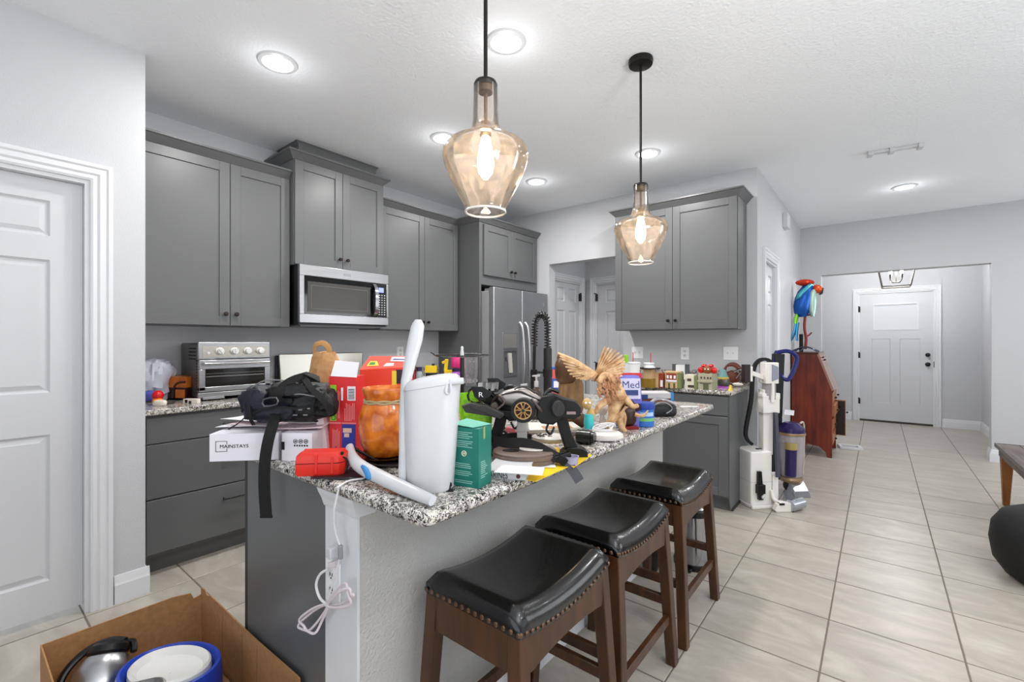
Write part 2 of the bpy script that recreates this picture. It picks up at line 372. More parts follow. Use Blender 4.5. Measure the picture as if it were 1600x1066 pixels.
# door casings: stepped profile around an opening; local frame: x along the wall, -y out of the wall
def casing(name, T, x0, x1, h, wd=.082, t=.02):
    b = B(T); pr = [(0, 0), (0, -t*.55), (wd*.12, -t*.8), (wd*.3, -t*.62), (wd*.42, -t*.95), (wd*.7, -t*.8), (wd*.8, -t*1.1), (wd, -t*1.1), (wd, 0)]
    for i in range(len(pr)):
        (a, y0), (c, y1) = pr[i], pr[(i+1) % len(pr)]
        P = [[(x0-o, y, 0), (x0-o, y, h+o), (x1+o, y, h+o), (x1+o, y, 0)] for o, y in ((a, y0), (c, y1))]
        A = [b.v(p) for p in P[0]]; C = [b.v(p) for p in P[1]]
        for k in range(3): b.f([A[k], A[k+1], C[k+1], C[k]])
    bmesh.ops.remove_doubles(b.bm, verts=b.bm.verts, dist=1e-5)
    return struct(name, b, whitem, smooth=False)
def jamb(name, T, x0, x1, h, dpt=.12):
    b = B(T); b.box(x0, x0+.018, 0, dpt, 0, h); b.box(x1-.018, x1, 0, dpt, 0, h); b.box(x0+.018, x1-.018, 0, dpt, h-.018, h)
    return struct(name, b, whitem, smooth=False)
def leaf(name, T, x0, x1, z0, z1, panels, t=.036, m=None, hinge=None, knob=None, raised=True):
    """door leaf, front towards -y; panels (x0,x1,z0,z1) are recessed with a raised field"""
    m = m or doorm; xs = sorted({x0, x1, *[p[0] for p in panels], *[p[1] for p in panels]}); zs = sorted({z0, z1, *[p[2] for p in panels], *[p[3] for p in panels]})
    b = B(T)
    for i in range(len(xs)-1):
        for j in range(len(zs)-1):
            cx, cz = (xs[i]+xs[i+1])/2, (zs[j]+zs[j+1])/2
            if not any(p[0] < cx < p[1] and p[2] < cz < p[3] for p in panels): b.box(xs[i], xs[i+1], 0, t, zs[j], zs[j+1])
    bmesh.ops.remove_doubles(b.bm, verts=b.bm.verts, dist=1e-5)
    o = struct(name, b, m, smooth=False)
    for p in panels:
        q = B(T); a, c, d, e = p; g = .012; k = .035 if raised else .004
        lo = lambda o_, y: [(a+o_, y, d+o_), (c-o_, y, d+o_), (c-o_, y, e-o_), (a+o_, y, e-o_)]
        if raised: q.rings([lo(0, t-.002), lo(0, .002), lo(.010, .011), lo(.016, .011), lo(k, .003), lo(k+.001, .003)])
        else: q.rings([lo(0, t-.002), lo(0, 0), lo(.006, .009), lo(.008, .009)])
        obj('panel', q, m, o, smooth=False)
    if hinge:
        for z in hinge[1]:
            q = B(T); x = hinge[0]; q.cyl((x, -.026, z-.045), (x, -.026, z+.045), .009, n=8); q.box(x-.018, x+.012, -.024, .001, z-.045, z+.045); q.box(x-.03, x, -.032, -.022, z+.046, z+.056)
            obj('hinge', q, blackm, o)
    if knob:
        for (x, z, r) in knob:
            q = B(T @ Matrix.Translation((x, 0, z)) @ Matrix.Rotation(pi/2, 4, 'X')); q.lathe([(r, 0), (r, .008), (r*.4, .012), (r*.4, .035), (r*.75, .045), (r*.8, .06), (r*.4, .068), (0, .069)], 16)
            obj('door_knob', q, blackm, o)
    return o
def six(x0, x1, s=.112):
    m = (x0+x1)/2; L = []
    for a, c in ((x0+s, m-.05), (m+.05, x1-s)):
        for z0, z1 in ((.19, .868), (1.064, 1.68), (1.79, 1.955)): L.append((a, c, z0, z1))
    return L
TL = Matrix.Translation((-2.96, 0, 0)) @ Matrix.Rotation(pi/2, 4, 'Z')      # local x = world Y, local -y = world +X
casing('trim_1', TL, DL0, DL1, DH); jamb('trim_2', TL, DL0, DL1, DH)
leaf('door_1', TL @ Matrix.Translation((0, .045, 0)), DL0+.02, DL1-.019, .03, DH-.02, six(DL0+.02, DL1-.019))
TH = Matrix.Translation((-.80, 0, 0)) @ Matrix.Rotation(pi/2, 4, 'Z')
casing('trim_3', TH, HD0, HD1, HDH); jamb('trim_4', TH, HD0, HD1, HDH)
mm = (HD0+HD1)/2
def bif(a, c): return [(a+.05, c-.05, z0, z1) for z0, z1 in ((.19, .86), (1.03, 1.66), (1.76, 1.94))]
leaf('door_2', TH @ Matrix.Translation((0, .03, 0)), HD0+.02, mm-.003, .02, HDH-.02, bif(HD0+.02, mm-.003)); leaf('door_2', TH @ Matrix.Translation((0, .03, 0)), mm+.003, HD1-.02, .02, HDH-.02, bif(mm+.003, HD1-.02))
TB = Matrix.Translation((-2.985, 0, 0)) @ Matrix.Rotation(pi/2, 4, 'Z')
casing('trim_5', TB, 4.50, 5.13, 2.04, .075); jamb('trim_6', TB, 4.50, 5.13, 2.04)
leaf('door_3', TB @ Matrix.Translation((0, .012, 0)), 4.52, 5.11, .02, 2.02, six(4.52, 5.11, .08), hinge=(5.118, (.25, .93, 1.86)))
TF = Matrix.Translation((0, 5.25, 0))
casing('trim_7', TF, -2.83, -2.07, 2.04, .075); jamb('trim_8', TF, -2.83, -2.07, 2.04)
leaf('door_4', TF @ Matrix.Translation((0, .012, 0)), -2.81, -2.09, .02, 2.02, six(-2.81, -2.09), hinge=(-2.818, (.25, .98, 1.86)))
TE = Matrix.Translation((0, 9.42, 0))
casing('trim_9', TE, FD0, FD1, 2.085, .07); jamb('trim_10', TE, FD0, FD1, 2.085)
d5 = leaf('door_5', TE @ Matrix.Translation((0, .02, 0)), FD0+.018, FD1-.018, .03, 2.065, [(-.081, .15, .31, 1.337), (.266, .506, .31, 1.337), (-.065, .492, 1.48, 1.90)], raised=False,
          hinge=(FD0+.016, (.32, 1.07, 1.82)), knob=[(.594, .945, .032), (.594, 1.091, .03)])
for ch in [x for x in bpy.data.objects if x.parent == d5 and x.name.startswith('panel')]:
    if min(v.co.z for v in ch.data.vertices) > 1.4: bpy.data.objects.remove(ch)
obj('window_pane', B(TE).box(-.05, .478, .035, .045, 1.50, 1.885), M('frosted_door_pane', (208, 211, 214), .5, emit=(240, 245, 250, .04)), d5)
q = B(TE)
for z0, z1, x0, x1 in ((1.48, 1.505, -.065, .492), (1.88, 1.905, -.065, .492), (1.505, 1.88, -.065, -.042), (1.505, 1.88, .469, .492)): q.box(x0, x1, .012, .05, z0, z1)
obj('window_frame', q, whitem, d5)
obj('threshold', B(TE).box(FD0+.018, FD1-.018, .01, .1, 0, .028), M('dark_threshold', (60, 55, 50), .5), d5)
obj('strike_plate', B(TE).box(FD1-.014, FD1-.006, -.002, .012, .90, .99), blackm, d5)

# ------------------------------------------------------------------ wall plates, alarm, ceiling fittings
def plate(lab, T, w_, h_, kind, n=1, grp=None):
    t = thing('light_switch' if kind == 'switch' else 'outlet', lab, 'switch' if kind == 'switch' else 'outlet', group=grp); t.matrix_world = T
    obj('cover_plate', B().box(-w_/2, w_/2, -.006, 0, -h_/2, h_/2), M('wall_plate_white', (240, 240, 241), .35), t, bev=.002)
    for i in range(n):
        x = (i-(n-1)/2)*.046
        if kind == 'switch': obj('toggle', B().box(x-.005, x+.005, -.016, -.006, -.004, .014), M('switch_cream', (215, 214, 212), .4), t, bev=.001)
        else:
            for s in (-1, 1):
                o = obj('socket', B().lathe([(.0165, 0), (.0165, .002), (.015, .003)], 16, sy=.85, c=(0, 0, 0)), M('socket_face', (222, 222, 222), .4), t); o.rotation_euler = (pi/2, 0, 0); o.location = (x, -.006, s*.02)
                q = B(); q.box(-.0065, -.0045, -.0105, -.008, -.001, .008); q.box(.0045, .0065, -.0105, -.008, 0, .008); q.cyl((0, -.0105, -.006), (0, -.008, -.006), .0022, n=8)
                r = obj('slot', q, black_mt, o); r.rotation_euler = (-pi/2, 0, 0); r.location = (0, 0, 0) if 0 else (0, 0, -.006)
    return t
KF = lambda x, z: TR((x, 4.33, z))
plate('white toggle switch plate beside the laundry opening, left of the other plates', KF(-1.87, 1.187), .115, .115, 'switch', 2)
plate('white duplex outlet above the toy houses, middle of the three plates', KF(-1.405, 1.187), .075, .115, 'outlet')
plate('white double toggle switch plate nearest the hall corner', KF(-1.01, 1.193), .12, .115, 'switch', 2)
plate('white duplex outlet under the left wall cabinets, right of the range', TR((-3.68, 2.82, 1.19), pi/2), .075, .115, 'outlet')
t = thing('door_chime', 'small white chime box high on the hall wall', 'chime', (-.80, 5.72, 2.60), pi/2)
obj('cover', B().box(-.09, .09, -.05, 0, -.075, .075), whitep, t, bev=.006); obj('grille', B().box(-.06, .06, -.053, -.05, -.06, -.03), whitep, t)
ledm = M('led_lens', (255, 255, 255), .5, emit=(255, 253, 248, 9))
def downlight(i, x, y, lab):
    t = thing('recessed_light', lab, 'ceiling light', (x, y, CZ), group='recessed ceiling lights')
    obj('trim_ring', B().lathe([(.098, 0), (.098, -.004), (.094, -.009), (.076, -.012), (.070, -.006), (.070, 0)], 40, caps=False), whitep, t)
    obj('lens', B().lathe([(.071, -.004), (.05, -.0075), (0, -.009)], 32), ledm, t)
    l = bpy.data.lights.new('led', 'AREA'); l.shape = 'DISK'; l.size = .14; l.energy = DOWN_W; l.color = (1, .99, .97)
    o = bpy.data.objects.new('led', l); COL.objects.link(o); o.location = (x, y, CZ-.014)
    l = bpy.data.lights.new('side_glow', 'POINT'); l.energy = DOWN_P; l.shadow_soft_size = .04; o = bpy.data.objects.new('side_glow', l); COL.objects.link(o); o.location = (x, y, CZ-.13)
for i, (x, y, lab) in enumerate([(-2.487, 1.112, 'recessed ceiling light nearest the pantry wall, upper left of the photo'), (-1.435, 1.742, 'recessed ceiling light directly behind the near pendant rod, largest in view'),
        (-2.470, 2.283, 'recessed ceiling light left of the near pendant glass, over the kitchen aisle'), (-2.472, 3.443, 'recessed ceiling light right of the near pendant glass, in front of the fridge cabinet'),
        (-1.416, 3.476, 'recessed ceiling light just behind the far pendant rod'), (.197, 5.77, 'recessed ceiling light over the hall, farthest right')]): downlight(i, x, y, lab)
# added unseen lights outside the frame, brightening the hall and living side
for x, y in ((.9, 1.2), (.9, 3.3), (2.3, 2.2), (2.0, 5.8)):
    l = bpy.data.lights.new('led', 'AREA'); l.shape = 'DISK'; l.size = .14; l.energy = DOWN_W*.7; o = bpy.data.objects.new('led', l); COL.objects.link(o); o.location = (x, y, CZ-.014)
    l = bpy.data.lights.new('side_glow', 'POINT'); l.energy = DOWN_P; l.shadow_soft_size = .04; o = bpy.data.objects.new('side_glow', l); COL.objects.link(o); o.location = (x, y, CZ-.13)
# laundry light
l = bpy.data.lights.new('led', 'AREA'); l.shape = 'DISK'; l.size = .14; l.energy = 7; o = bpy.data.objects.new('led', l); COL.objects.link(o); o.location = (-1.6, 4.9, CZ-.014)
# white ceiling bracket
t = thing('ceiling_bracket', 'long thin white bracket screwed to the hall ceiling', 'bracket', (.10, 4.577, CZ), .15)
obj('bar', B().box(-.155, .155, -.022, .022, -.02, 0), whitep, t, bev=.004)
for x in (-.15, -.02, .15): obj('clip', B().box(x-.016, x+.016, -.036 if x else -.03, .036, -.034, 0), whitep, t, bev=.003)
# pendants
rodm = M('dark_bronze_rod', (34, 30, 28), .4, .6)
def pendant(x, y, lab):
    t = thing('pendant_light', lab, 'pendant light', (x, y, CZ), group=None)
    obj('canopy', B().lathe([(.062, 0), (.064, -.012), (.060, -.030), (.012, -.036), (0, -.036)], 28), rodm, t)
    obj('rod', B().cyl((0, 0, -.03), (0, 0, -.66), .0065, n=12), rodm, t)
    z = -.66
    obj('collar', B().lathe([(.012, z+.012), (.034, z+.004), (.037, z-.004), (.034, z-.012), (.02, z-.012)], 24), rodm, t)
    s = obj('socket', B().lathe([(.028, z-.012), (.024, z-.03), (.006, z-.032), (.006, z-.12), (.017, z-.125), (.019, z-.165), (.012, z-.17), (0, z-.17)], 20), M('socket_bronze', (96, 78, 62), .35, .7), t)
    pr = [(.038, 0), (.039, -.06), (.041, -.115), (.046, -.142), (.058, -.162), (.085, -.177), (.114, -.189), (.131, -.203), (.137, -.222), (.134, -.246), (.124, -.276), (.105, -.318), (.085, -.355), (.068, -.388), (.0635, -.402), (.0645, -.408)]
    pts = [Vector((r, zz+z-.004, 0)) for r, zz in pr]; cur = crom(pts, 3)
    out = [(p.x, p.y) for p in cur]; inn = [(p.x-.0028, p.y) for p in reversed(cur)]
    obj('glass_shade', B().rings([[(r*cos(2*pi*k/48), r*sin(2*pi*k/48), q) for k in range(48)] for r, q in out+inn], closed=True), seeded, t, ang=60)
    rim = B(); rim.tube([(.0635*cos(2*pi*k/24), .0635*sin(2*pi*k/24), z-.41) for k in range(24)], .0035, 6, True, 2); obj('glass_rim', rim, M('glass_rim_white', (250, 246, 240), .15, alpha=.75), t)
    obj('bulb', B().lathe([(.012, z-.17), (.016, z-.185), (.024, z-.225), (.027, z-.255), (.022, z-.285), (.008, z-.305), (0, z-.307)], 20), M('warm_bulb', (255, 226, 180), .3, emit=(255, 224, 182, 30)), t)
    l = bpy.data.lights.new('bulb_light', 'POINT'); l.energy = 6; l.color = (1, .86, .70); l.shadow_soft_size = .03
    o = bpy.data.objects.new('bulb_light', l); COL.objects.link(o); o.location = (x, y, CZ+z-.27)
pendant(-.977, 1.083, 'near clear seeded-glass pendant with a bronze rod, largest over the island')
pendant(-.975, 2.298, 'far clear seeded-glass pendant over the island with its ceiling canopy in view')
# entry lantern
t = thing('lantern_chandelier', 'black-framed open lantern light with candle bulbs in front of the entry door', 'chandelier', (.195, 8.3, 0))
def bar(b, p, q, r=.008): b.cyl(p, q, r, n=6)
b = B(); zb, zt, zr = 2.06, 2.50, 2.66; a, c = .15, .225
P = lambda s, z: [(-s, -s, z), (s, -s, z), (s, s, z), (-s, s, z)]
for i in range(4): bar(b, P(a, zb)[i], P(a, zb)[(i+1) % 4]); bar(b, P(c, zt)[i], P(c, zt)[(i+1) % 4]); bar(b, P(a, zb)[i], P(c, zt)[i]); bar(b, P(c, zt)[i], P(.03, zr)[i])
obj('lantern_frame', b, M('lantern_iron', (70, 66, 58), .4, .5), t)
b = B(); bar(b, (0, 0, 2.115), (0, 0, CZ)); b.lathe([(.06, CZ-.02), (.06, CZ)], 16); obj('stem', b, M('lantern_iron'), t)
for k in range(4):
    an = pi/4+k*pi/2; ca, sa = cos(an), sin(an); q = B(); q.tube([(0, 0, 2.13), (.05*ca, .05*sa, 2.12), (.085*ca, .085*sa, 2.15), (.085*ca, .085*sa, 2.18)], .006, 6); q.cyl((.085*ca, .085*sa, 2.175), (.085*ca, .085*sa, 2.235), .012, n=10)
    ar = obj('candle_arm', q, M('lantern_iron'), t); obj('candle_bulb', B().lathe([(.009, 2.235), (.016, 2.26), (.014, 2.285), (.003, 2.315), (0, 2.316)], 12, c=(.085*ca, .085*sa, 0)), M('candle_bulb_glow', (255, 250, 240), .3, emit=(255, 246, 230, 40)), ar)
l = bpy.data.lights.new('entry_light', 'POINT'); l.energy = 50; l.shadow_soft_size = .08; o = bpy.data.objects.new('entry_light', l); COL.objects.link(o); o.location = (.195, 8.3, 2.27)
# ------------------------------------------------------------------ cabinets: local x along the front, -y out of the front, z up
def crown(parent, w_, d_, z, L, R, h=.062, pj=.052, m=None):
    pr = [(0, 0), (.006, .004), (pj*.25, h*.22), (pj*.8, h*.72), (pj, h*.82), (pj, h), (-.02, h), (-.02, 0)]
    b = B(); R0 = []
    for o, zz in pr:
        p = []
        if L: p.append((-o, d_, z+zz))
        p.append((-o if L else 0, -o, z+zz)); p.append((w_+o if R else w_, -o, z+zz))
        if R: p.append((w_+o, d_, z+zz))
        R0.append(p)
    V = [[b.v(p) for p in r] for r in R0]
    for i in range(len(V)):
        A, C = V[i], V[(i+1) % len(V)]
        for k in range(len(A)-1): b.f([A[k], A[k+1], C[k+1], C[k]])
    b.f([r[0] for r in V]); b.f([r[-1] for r in V][::-1])
    return obj('crown_moulding', b, m or cabm, parent, smooth=False)
def cdoor(parent, x0, x1, z0, z1, knob=None, name='door', fr=.062, y=-.02):
    b = B(); b.box(x0, x0+fr, y, 0, z0, z1); b.box(x1-fr, x1, y, 0, z0, z1); b.box(x0+fr, x1-fr, y, 0, z0, z0+fr); b.box(x0+fr, x1-fr, y, 0, z1-fr, z1)
    o = obj(name, b, cabm, parent, smooth=False, bev=.0015, seg=1)
    obj('door_panel', B().box(x0+fr-.002, x1-fr+.002, y+.009, -.001, z0+fr-.002, z1-fr+.002), cabm, o, smooth=False)
    if knob:
        q = B(TR((knob[0], y, knob[1]), 0, pi/2)); q.lathe([(.006, 0), (.005, .014), (.013, .018), (.0145, .024), (.012, .031), (0, .033)], 14); obj('knob', q, bronze, o)
    return o
def slab(parent, x0, x1, z0, z1, name='drawer', pull=None):
    o = obj(name, B().box(x0, x1, -.02, 0, z0, z1), cabm, parent, bev=.0015, seg=1, smooth=False)
    if pull:
        x, z, L = pull; q = B(); q.cyl((x-L/2, -.048, z), (x+L/2, -.048, z), .0055, n=10)
        for s in (-1, 1): q.cyl((x+s*(L/2-.012), -.02, z), (x+s*(L/2-.012), -.048, z), .0055, n=8)
        obj('bar_pull', q, blackm, o)
    return o
def upper(lab, loc, rz, w_, d_, h, split, L=0, R=0, grp=None, knobs=True, door_z=(0.004, None), cr=True):
    t = thing('wall_cabinet', lab, 'cabinet', loc, rz, grp)
    obj('carcass', B().box(0, w_, 0, d_, 0, h), cabm, t, smooth=False)
    z0 = door_z[0]; z1 = door_z[1] or h-.004; g = .0016
    cdoor(t, .004, split-g, z0, z1, (split-.032, z0+.075)); cdoor(t, split+g, w_-.004, z0, z1, (split+.032, z0+.075))
    if cr: crown(t, w_, d_, h-.002, L, R)
    return t
XU = -3.378
u1 = upper('tall grey two-door wall cabinet beside the pantry wall, above the toaster oven', (XU, .658, 1.402), pi/2, .932, .30, 1.085, .536)
XM = -3.318
u2 = upper('grey two-door wall cabinet above the microwave, raised nearly to the ceiling', (XM, 1.593, 1.862), pi/2, .765, .36, .768, .383, 1, 1)
r = B(); r.box(.05, .715, .02, .34, .80, .922); obj('riser_box', r, cabm, u2, smooth=False); crown(u2, .665, .3, .892, 1, 1, .03, .02).location = (.05, .03, 0)
u3 = upper('grey two-door wall cabinet between the microwave and the fridge panel', (XU, 2.362, 1.402), pi/2, .945, .30, 1.085, .50, 0, 0)
# fridge enclosure: left panel, cabinet over the fridge, crown with a return on the left
XF = -3.085
t = thing('fridge_cabinet', 'grey fridge surround with tall side panel and small two-door cabinet on top', 'cabinet', (XF, 3.325, 0), pi/2)
obj('side_panel', B().box(0, .03, 0, .59, 0, 2.49), cabm, t, smooth=False)
obj('carcass', B().box(.03, .985, .002, .59, 1.87, 2.49), cabm, t, smooth=False)
obj('filler_panel', B().box(.967, .985, .002, .59, 0, 1.87), cabm, t, smooth=False)
cdoor(t, .055, .497, 1.965, 2.475, (.465, 2.035)); cdoor(t, .500, .945, 1.965, 2.475, (.532, 2.035)); crown(t, .985, .59, 2.488, 1, 0)
# right wall: upper + base
u4 = upper('grey two-door wall cabinet behind the far pendant, at the end of the right wall', (-1.955, 4.02, 1.402), 0, 1.072, .308, 1.08, .548, 1, 1)
def base_cab(lab, loc, rz, w_, d_, fronts, grp=None, endR=False):
    t = thing('base_cabinet', lab, 'cabinet', loc, rz, grp)
    b = B(); b.box(0, w_, 0, d_, .105, .893); b.box(0, w_, .06, d_, 0, .105)
    obj('carcass', b, cabm, t, smooth=False)
    for k in fronts:
        if k[0] == 'd': cdoor(t, *k[1:])
        else: slab(t, *k[1:])
    return t
XB = -3.135
t = base_cab('grey three-drawer base cabinet under the toaster oven', (XB, .66, 0), pi/2, .94, .54, [('s', .035, .93, .735, .875, 'drawer', (.48, .80, .16)), ('s', .035, .93, .43, .728, 'drawer', (.48, .64, .16)), ('s', .035, .93, .125, .422, 'drawer', (.48, .345, .16))])
base_cab('grey base cabinet between the range and the fridge panel', (XB, 2.37, 0), pi/2, .953, .54, [('s', .01, .945, .735, .875, 'drawer', (.48, .80, .16)), ('d', .01, .475, .125, .725, (.44, .66)), ('d', .48, .945, .125, .725, (.52, .66))])
t = base_cab('grey base cabinet at the end of the right wall with drawer and door', (-1.955, 3.715, 0), 0, 1.075, .608, [('s', .54, 1.070, .735, .880, 'drawer'), ('d', .54, 1.070, .125, .725), ('s', .005, .535, .735, .880, 'drawer', (.27, .81, .16)), ('d', .005, .535, .125, .725, (.5, .66))])
b = B(); b.prism([(.001, .105), (.001, .893), (.608, .893), (.608, 0), (.06, 0), (.06, .012), (.035, .012)], 1.075, 1.081, 'yz'); obj('end_panel', b, cabm, t, smooth=False)
b = B(); b.prism([(.06, 0), (.615, 0), (.615, .022), (.60, .022), (.06, .018)], 1.081, 1.090, 'yz'); obj('shoe_moulding', b, cabin, t, smooth=False)
def counter(name, lab, x0, x1, y0, y1, z0=.893, z1=.925, rc=(), r=.03, hole=None, bev=.011):
    pts = []
    for k, (cx, cy) in enumerate(((x0, y0), (x1, y0), (x1, y1), (x0, y1))):
        if k in rc:
            sx = 1 if cx == x0 else -1; sy = 1 if cy == y0 else -1; a0 = {0: pi, 1: 1.5*pi, 2: 0, 3: .5*pi}[k]
            for i in range(7): a = a0+(pi/2)*i/6; pts.append((cx+sx*r+r*cos(a), cy+sy*r+r*sin(a)))
        else: pts.append((cx, cy))
    b = B(); b.prism(pts, z0, z1, 'xy')
    o = obj(name, b, gran, bev=bev, seg=3); return tag(o, lab, 'countertop')
counter('countertop', 'speckled granite countertop under the toaster oven', -3.679, -3.10, .657, 1.602, bev=.006)
counter('countertop', 'speckled granite countertop holding the yellow toys, right of the range', -3.679, -3.10, 2.368, 3.322, rc=(1,), bev=.006)
counter('countertop', 'speckled granite countertop with the toy houses on the right wall', -1.98, -.850, 3.683, 4.329, rc=(1,), bev=.008)
o = obj('backsplash', B().box(-1.98, -.852, 4.308, 4.33, .925, 1.03), gran, bev=.003); tag(o, 'low granite backsplash behind the toy houses', 'backsplash')
for y0, y1, l_ in ((.657, 1.602, 'low granite backsplash behind the toaster oven'), (2.368, 3.322, 'low granite backsplash behind the yellow toys')):
    o = obj('backsplash', B().box(-3.68, -3.66, y0, y1, .925, 1.03), gran, bev=.003); tag(o, l_, 'backsplash')
# ------------------------------------------------------------------ island
t = thing('kitchen_island', 'grey kitchen island with a white-capped knee wall on the stool side', 'island', (-1.8, .68, 0))
obj('cabinet_body', B().box(.03, .585, .012, 2.15, .105, .893), cabm, t, smooth=False)
obj('toe_kick', B().box(.10, .585, .03, 2.14, 0, .105), cabin, t, smooth=False)
obj('end_panel', B().box(.045, .585, 0, .012, 0, .893), cabm, t, smooth=False)
obj('corner_stile', B().box(.022, .045, 0, .014, 0, .893), cabin, t, smooth=False)
for k in range(4): o = cdoor(t, 0, .53, .125, .725, None); o.location = (.03, .05+.525*(k+1), 0); o.rotation_euler = (0, 0, -pi/2)
kn = obj('knee_wall', B().box(.585, .74, .002, 2.16, 0, .893), M('knee_wall_paint', (190, 188, 185), .75, bump=(130, 1.0)), t, smooth=False)
obj('end_cap', B().box(.585, .742, -.006, .002, 0, .893), whitem, t, smooth=False)
b = B()
pr = [(0, .842), (.003, .842), (.005, .850), (.008, .864), (.014, .880), (.017, .893), (0, .893)]
b.rings([[(.585-o, .002, z) for o, z in pr], [(.585-o, -.006-o, z) for o, z in pr], [(.742+o*.4, -.006-o, z) for o, z in pr], [(.742+o*.4, .05, z) for o, z in pr]])
obj('cap_moulding', b, whitem, t, smooth=False)
b = B(); b.rings([[(p[0], p[1], z) for p, z in q] for q in [[((.74+o, y), z) for o, z in ((0, 0), (.016, 0), (.016, .085), (.009, .115), (.006, .13), (0, .13))] for y in (.03, 2.16)]]); obj('baseboard', b, whitem, t, smooth=False)
ct = counter('island_countertop', 'speckled granite island countertop with rounded edges, covered with clutter', -1.84, -.762, .650, 2.885, rc=(0, 1, 2, 3), r=.028, bev=.012, z0=.893)
CT = .925
# outlet on the end cap with power cord
ox, oz = -1.19, .645
pl = plate('white duplex outlet on the end of the island knee wall, under the counter', TR((-1.168, .674, .640)), .072, .118, 'outlet')
# ------------------------------------------------------------------ stools
def stool(lab, x0, y0):
    W, D = .335, .455; t = thing('bar_stool', lab, 'stool', (x0-W/2, y0+D/2, 0), 0, 'saddle bar stools along the island')
    zs = .585
    # seat: saddle curve along y, cushion grown by rings
    nx, ny = 14, 22
    def top(u, v):   # u across x -1..1, v along y -1..1
        e = min(1-abs(u), (1-abs(v))); r = min(1, (1-abs(u))/.22); q = min(1, (1-abs(v))/.14)
        return .012+.040*(math.sqrt(max(0, 1-(1-r)**2))*math.sqrt(max(0, 1-(1-q)**2)))+sad(v)
    def sad(v): return .030*(v*v)-.004
    b = B(); G = [[b.v((W/2*(-1+2*i/nx)*1.0, D/2*(-1+2*j/ny), zs+top(-1+2*i/nx, -1+2*j/ny))) for j in range(ny+1)] for i in range(nx+1)]
    for i in range(nx):
        for j in range(ny): b.f([G[i][j], G[i+1][j], G[i+1][j+1], G[i][j+1]])
    per = [(i, 0) for i in range(nx+1)]+[(nx, j) for j in range(1, ny+1)]+[(i, ny) for i in range(nx-1, -1, -1)]+[(0, j) for j in range(ny-1, 0, -1)]
    low = [b.v((W/2*(-1+2*i/nx), D/2*(-1+2*j/ny), zs-.016+sad(-1+2*j/ny))) for i, j in per]
    tp = [G[i][j] for i, j in per]
    for k in range(len(per)): b.f([tp[k], low[k], low[(k+1) % len(per)], tp[(k+1) % len(per)]])
    b.f(low)
    seat = obj('seat', b, leather, t, ang=70)
    nb = B(); n1, n2 = 15, 21
    def nail(x, y, z, d):
        nb.ball((x, y, z), (.0045 if d == 'x' else .007, .0045 if d == 'y' else .007, .007), 6)
    for s in (-1, 1):
        for k in range(n1): nail(W/2*(-1+2*k/(n1-1))*.98, s*(D/2+.001), zs-.006+sad(1), 'y')
        for k in range(n2): v = -1+2*k/(n2-1); nail(s*(W/2+.001), D/2*v*.985, zs-.006+sad(v), 'x')
    o = obj('nailheads', nb, M('nailhead_bronze', (118, 92, 74), .3, .85), seat); o['kind'] = 'stuff'
    # aprons
    for s in (-1, 1):
        pts = [(-D/2+.01, zs-.018+sad(-1))]+[(D/2*v*.98, zs-.017+sad(v)) for v in (-.8, -.5, -.2, .2, .5, .8)]+[(D/2-.01, zs-.018+sad(1))]
        low_ = [(D/2*.80*(1-2*k/8), zs-.092+.016*(1-((1-2*k/8))**2)+.0) for k in range(9)]
        obj('apron', B().prism(pts+low_, s*(W/2-.008)-.010, s*(W/2-.008)+.008, 'yz'), wood_s, t, smooth=False)
        obj('apron', B().box(-W/2+.03, W/2-.03, s*(D/2-.012)-.010, s*(D/2-.012)+.008, zs-.085, zs-.012+.02), wood_s, t, smooth=False)
    for sx in (-1, 1):
        for sy in (-1, 1):
            b = B(); a = .021
            xt, yt = sx*(W/2-a-.001), sy*(D/2-a-.001); xb, yb = sx*(W/2+.012), sy*(D/2+.010); zt = zs-.016+sad(1)
            c = .020; P = lambda x, y, z, e, g: [(x-e, y-g, z), (x+e, y-g, z), (x+e, y+g, z), (x-e, y+g, z)]
            b.rings([P(xb, yb, 0, .019, .021), P(xt+(xb-xt)*.5, yt+(yb-yt)*.42, zt*.55, .020, .0215), P(xt, yt, zt, .021, .022)])
            obj('leg', b, wood_s, t, smooth=False, bev=.003, seg=1)
    # stretchers
    for s, z in ((-1, .19), (1, .19)): obj('stretcher', B().box(s*(W/2+.001)-.010, s*(W/2+.001)+.010, -D/2+.0, D/2-.0, z-.018, z+.018), wood_s, t, bev=.002, seg=1)
    for s, z in ((-1, .255), (1, .255)): obj('stretcher', B().box(-W/2+.012, W/2-.012, s*(D/2-.004)-.010, s*(D/2-.004)+.010, z-.018, z+.018), wood_s, t, bev=.002, seg=1)
    return t
stool('black leather saddle bar stool nearest the camera, with scuffed seat and brown legs', -.660, .852)
stool('black leather saddle bar stool in the middle of the row of three', -.660, 1.378)
stool('black leather saddle bar stool farthest away, next to the steel trash can', -.655, 1.978)
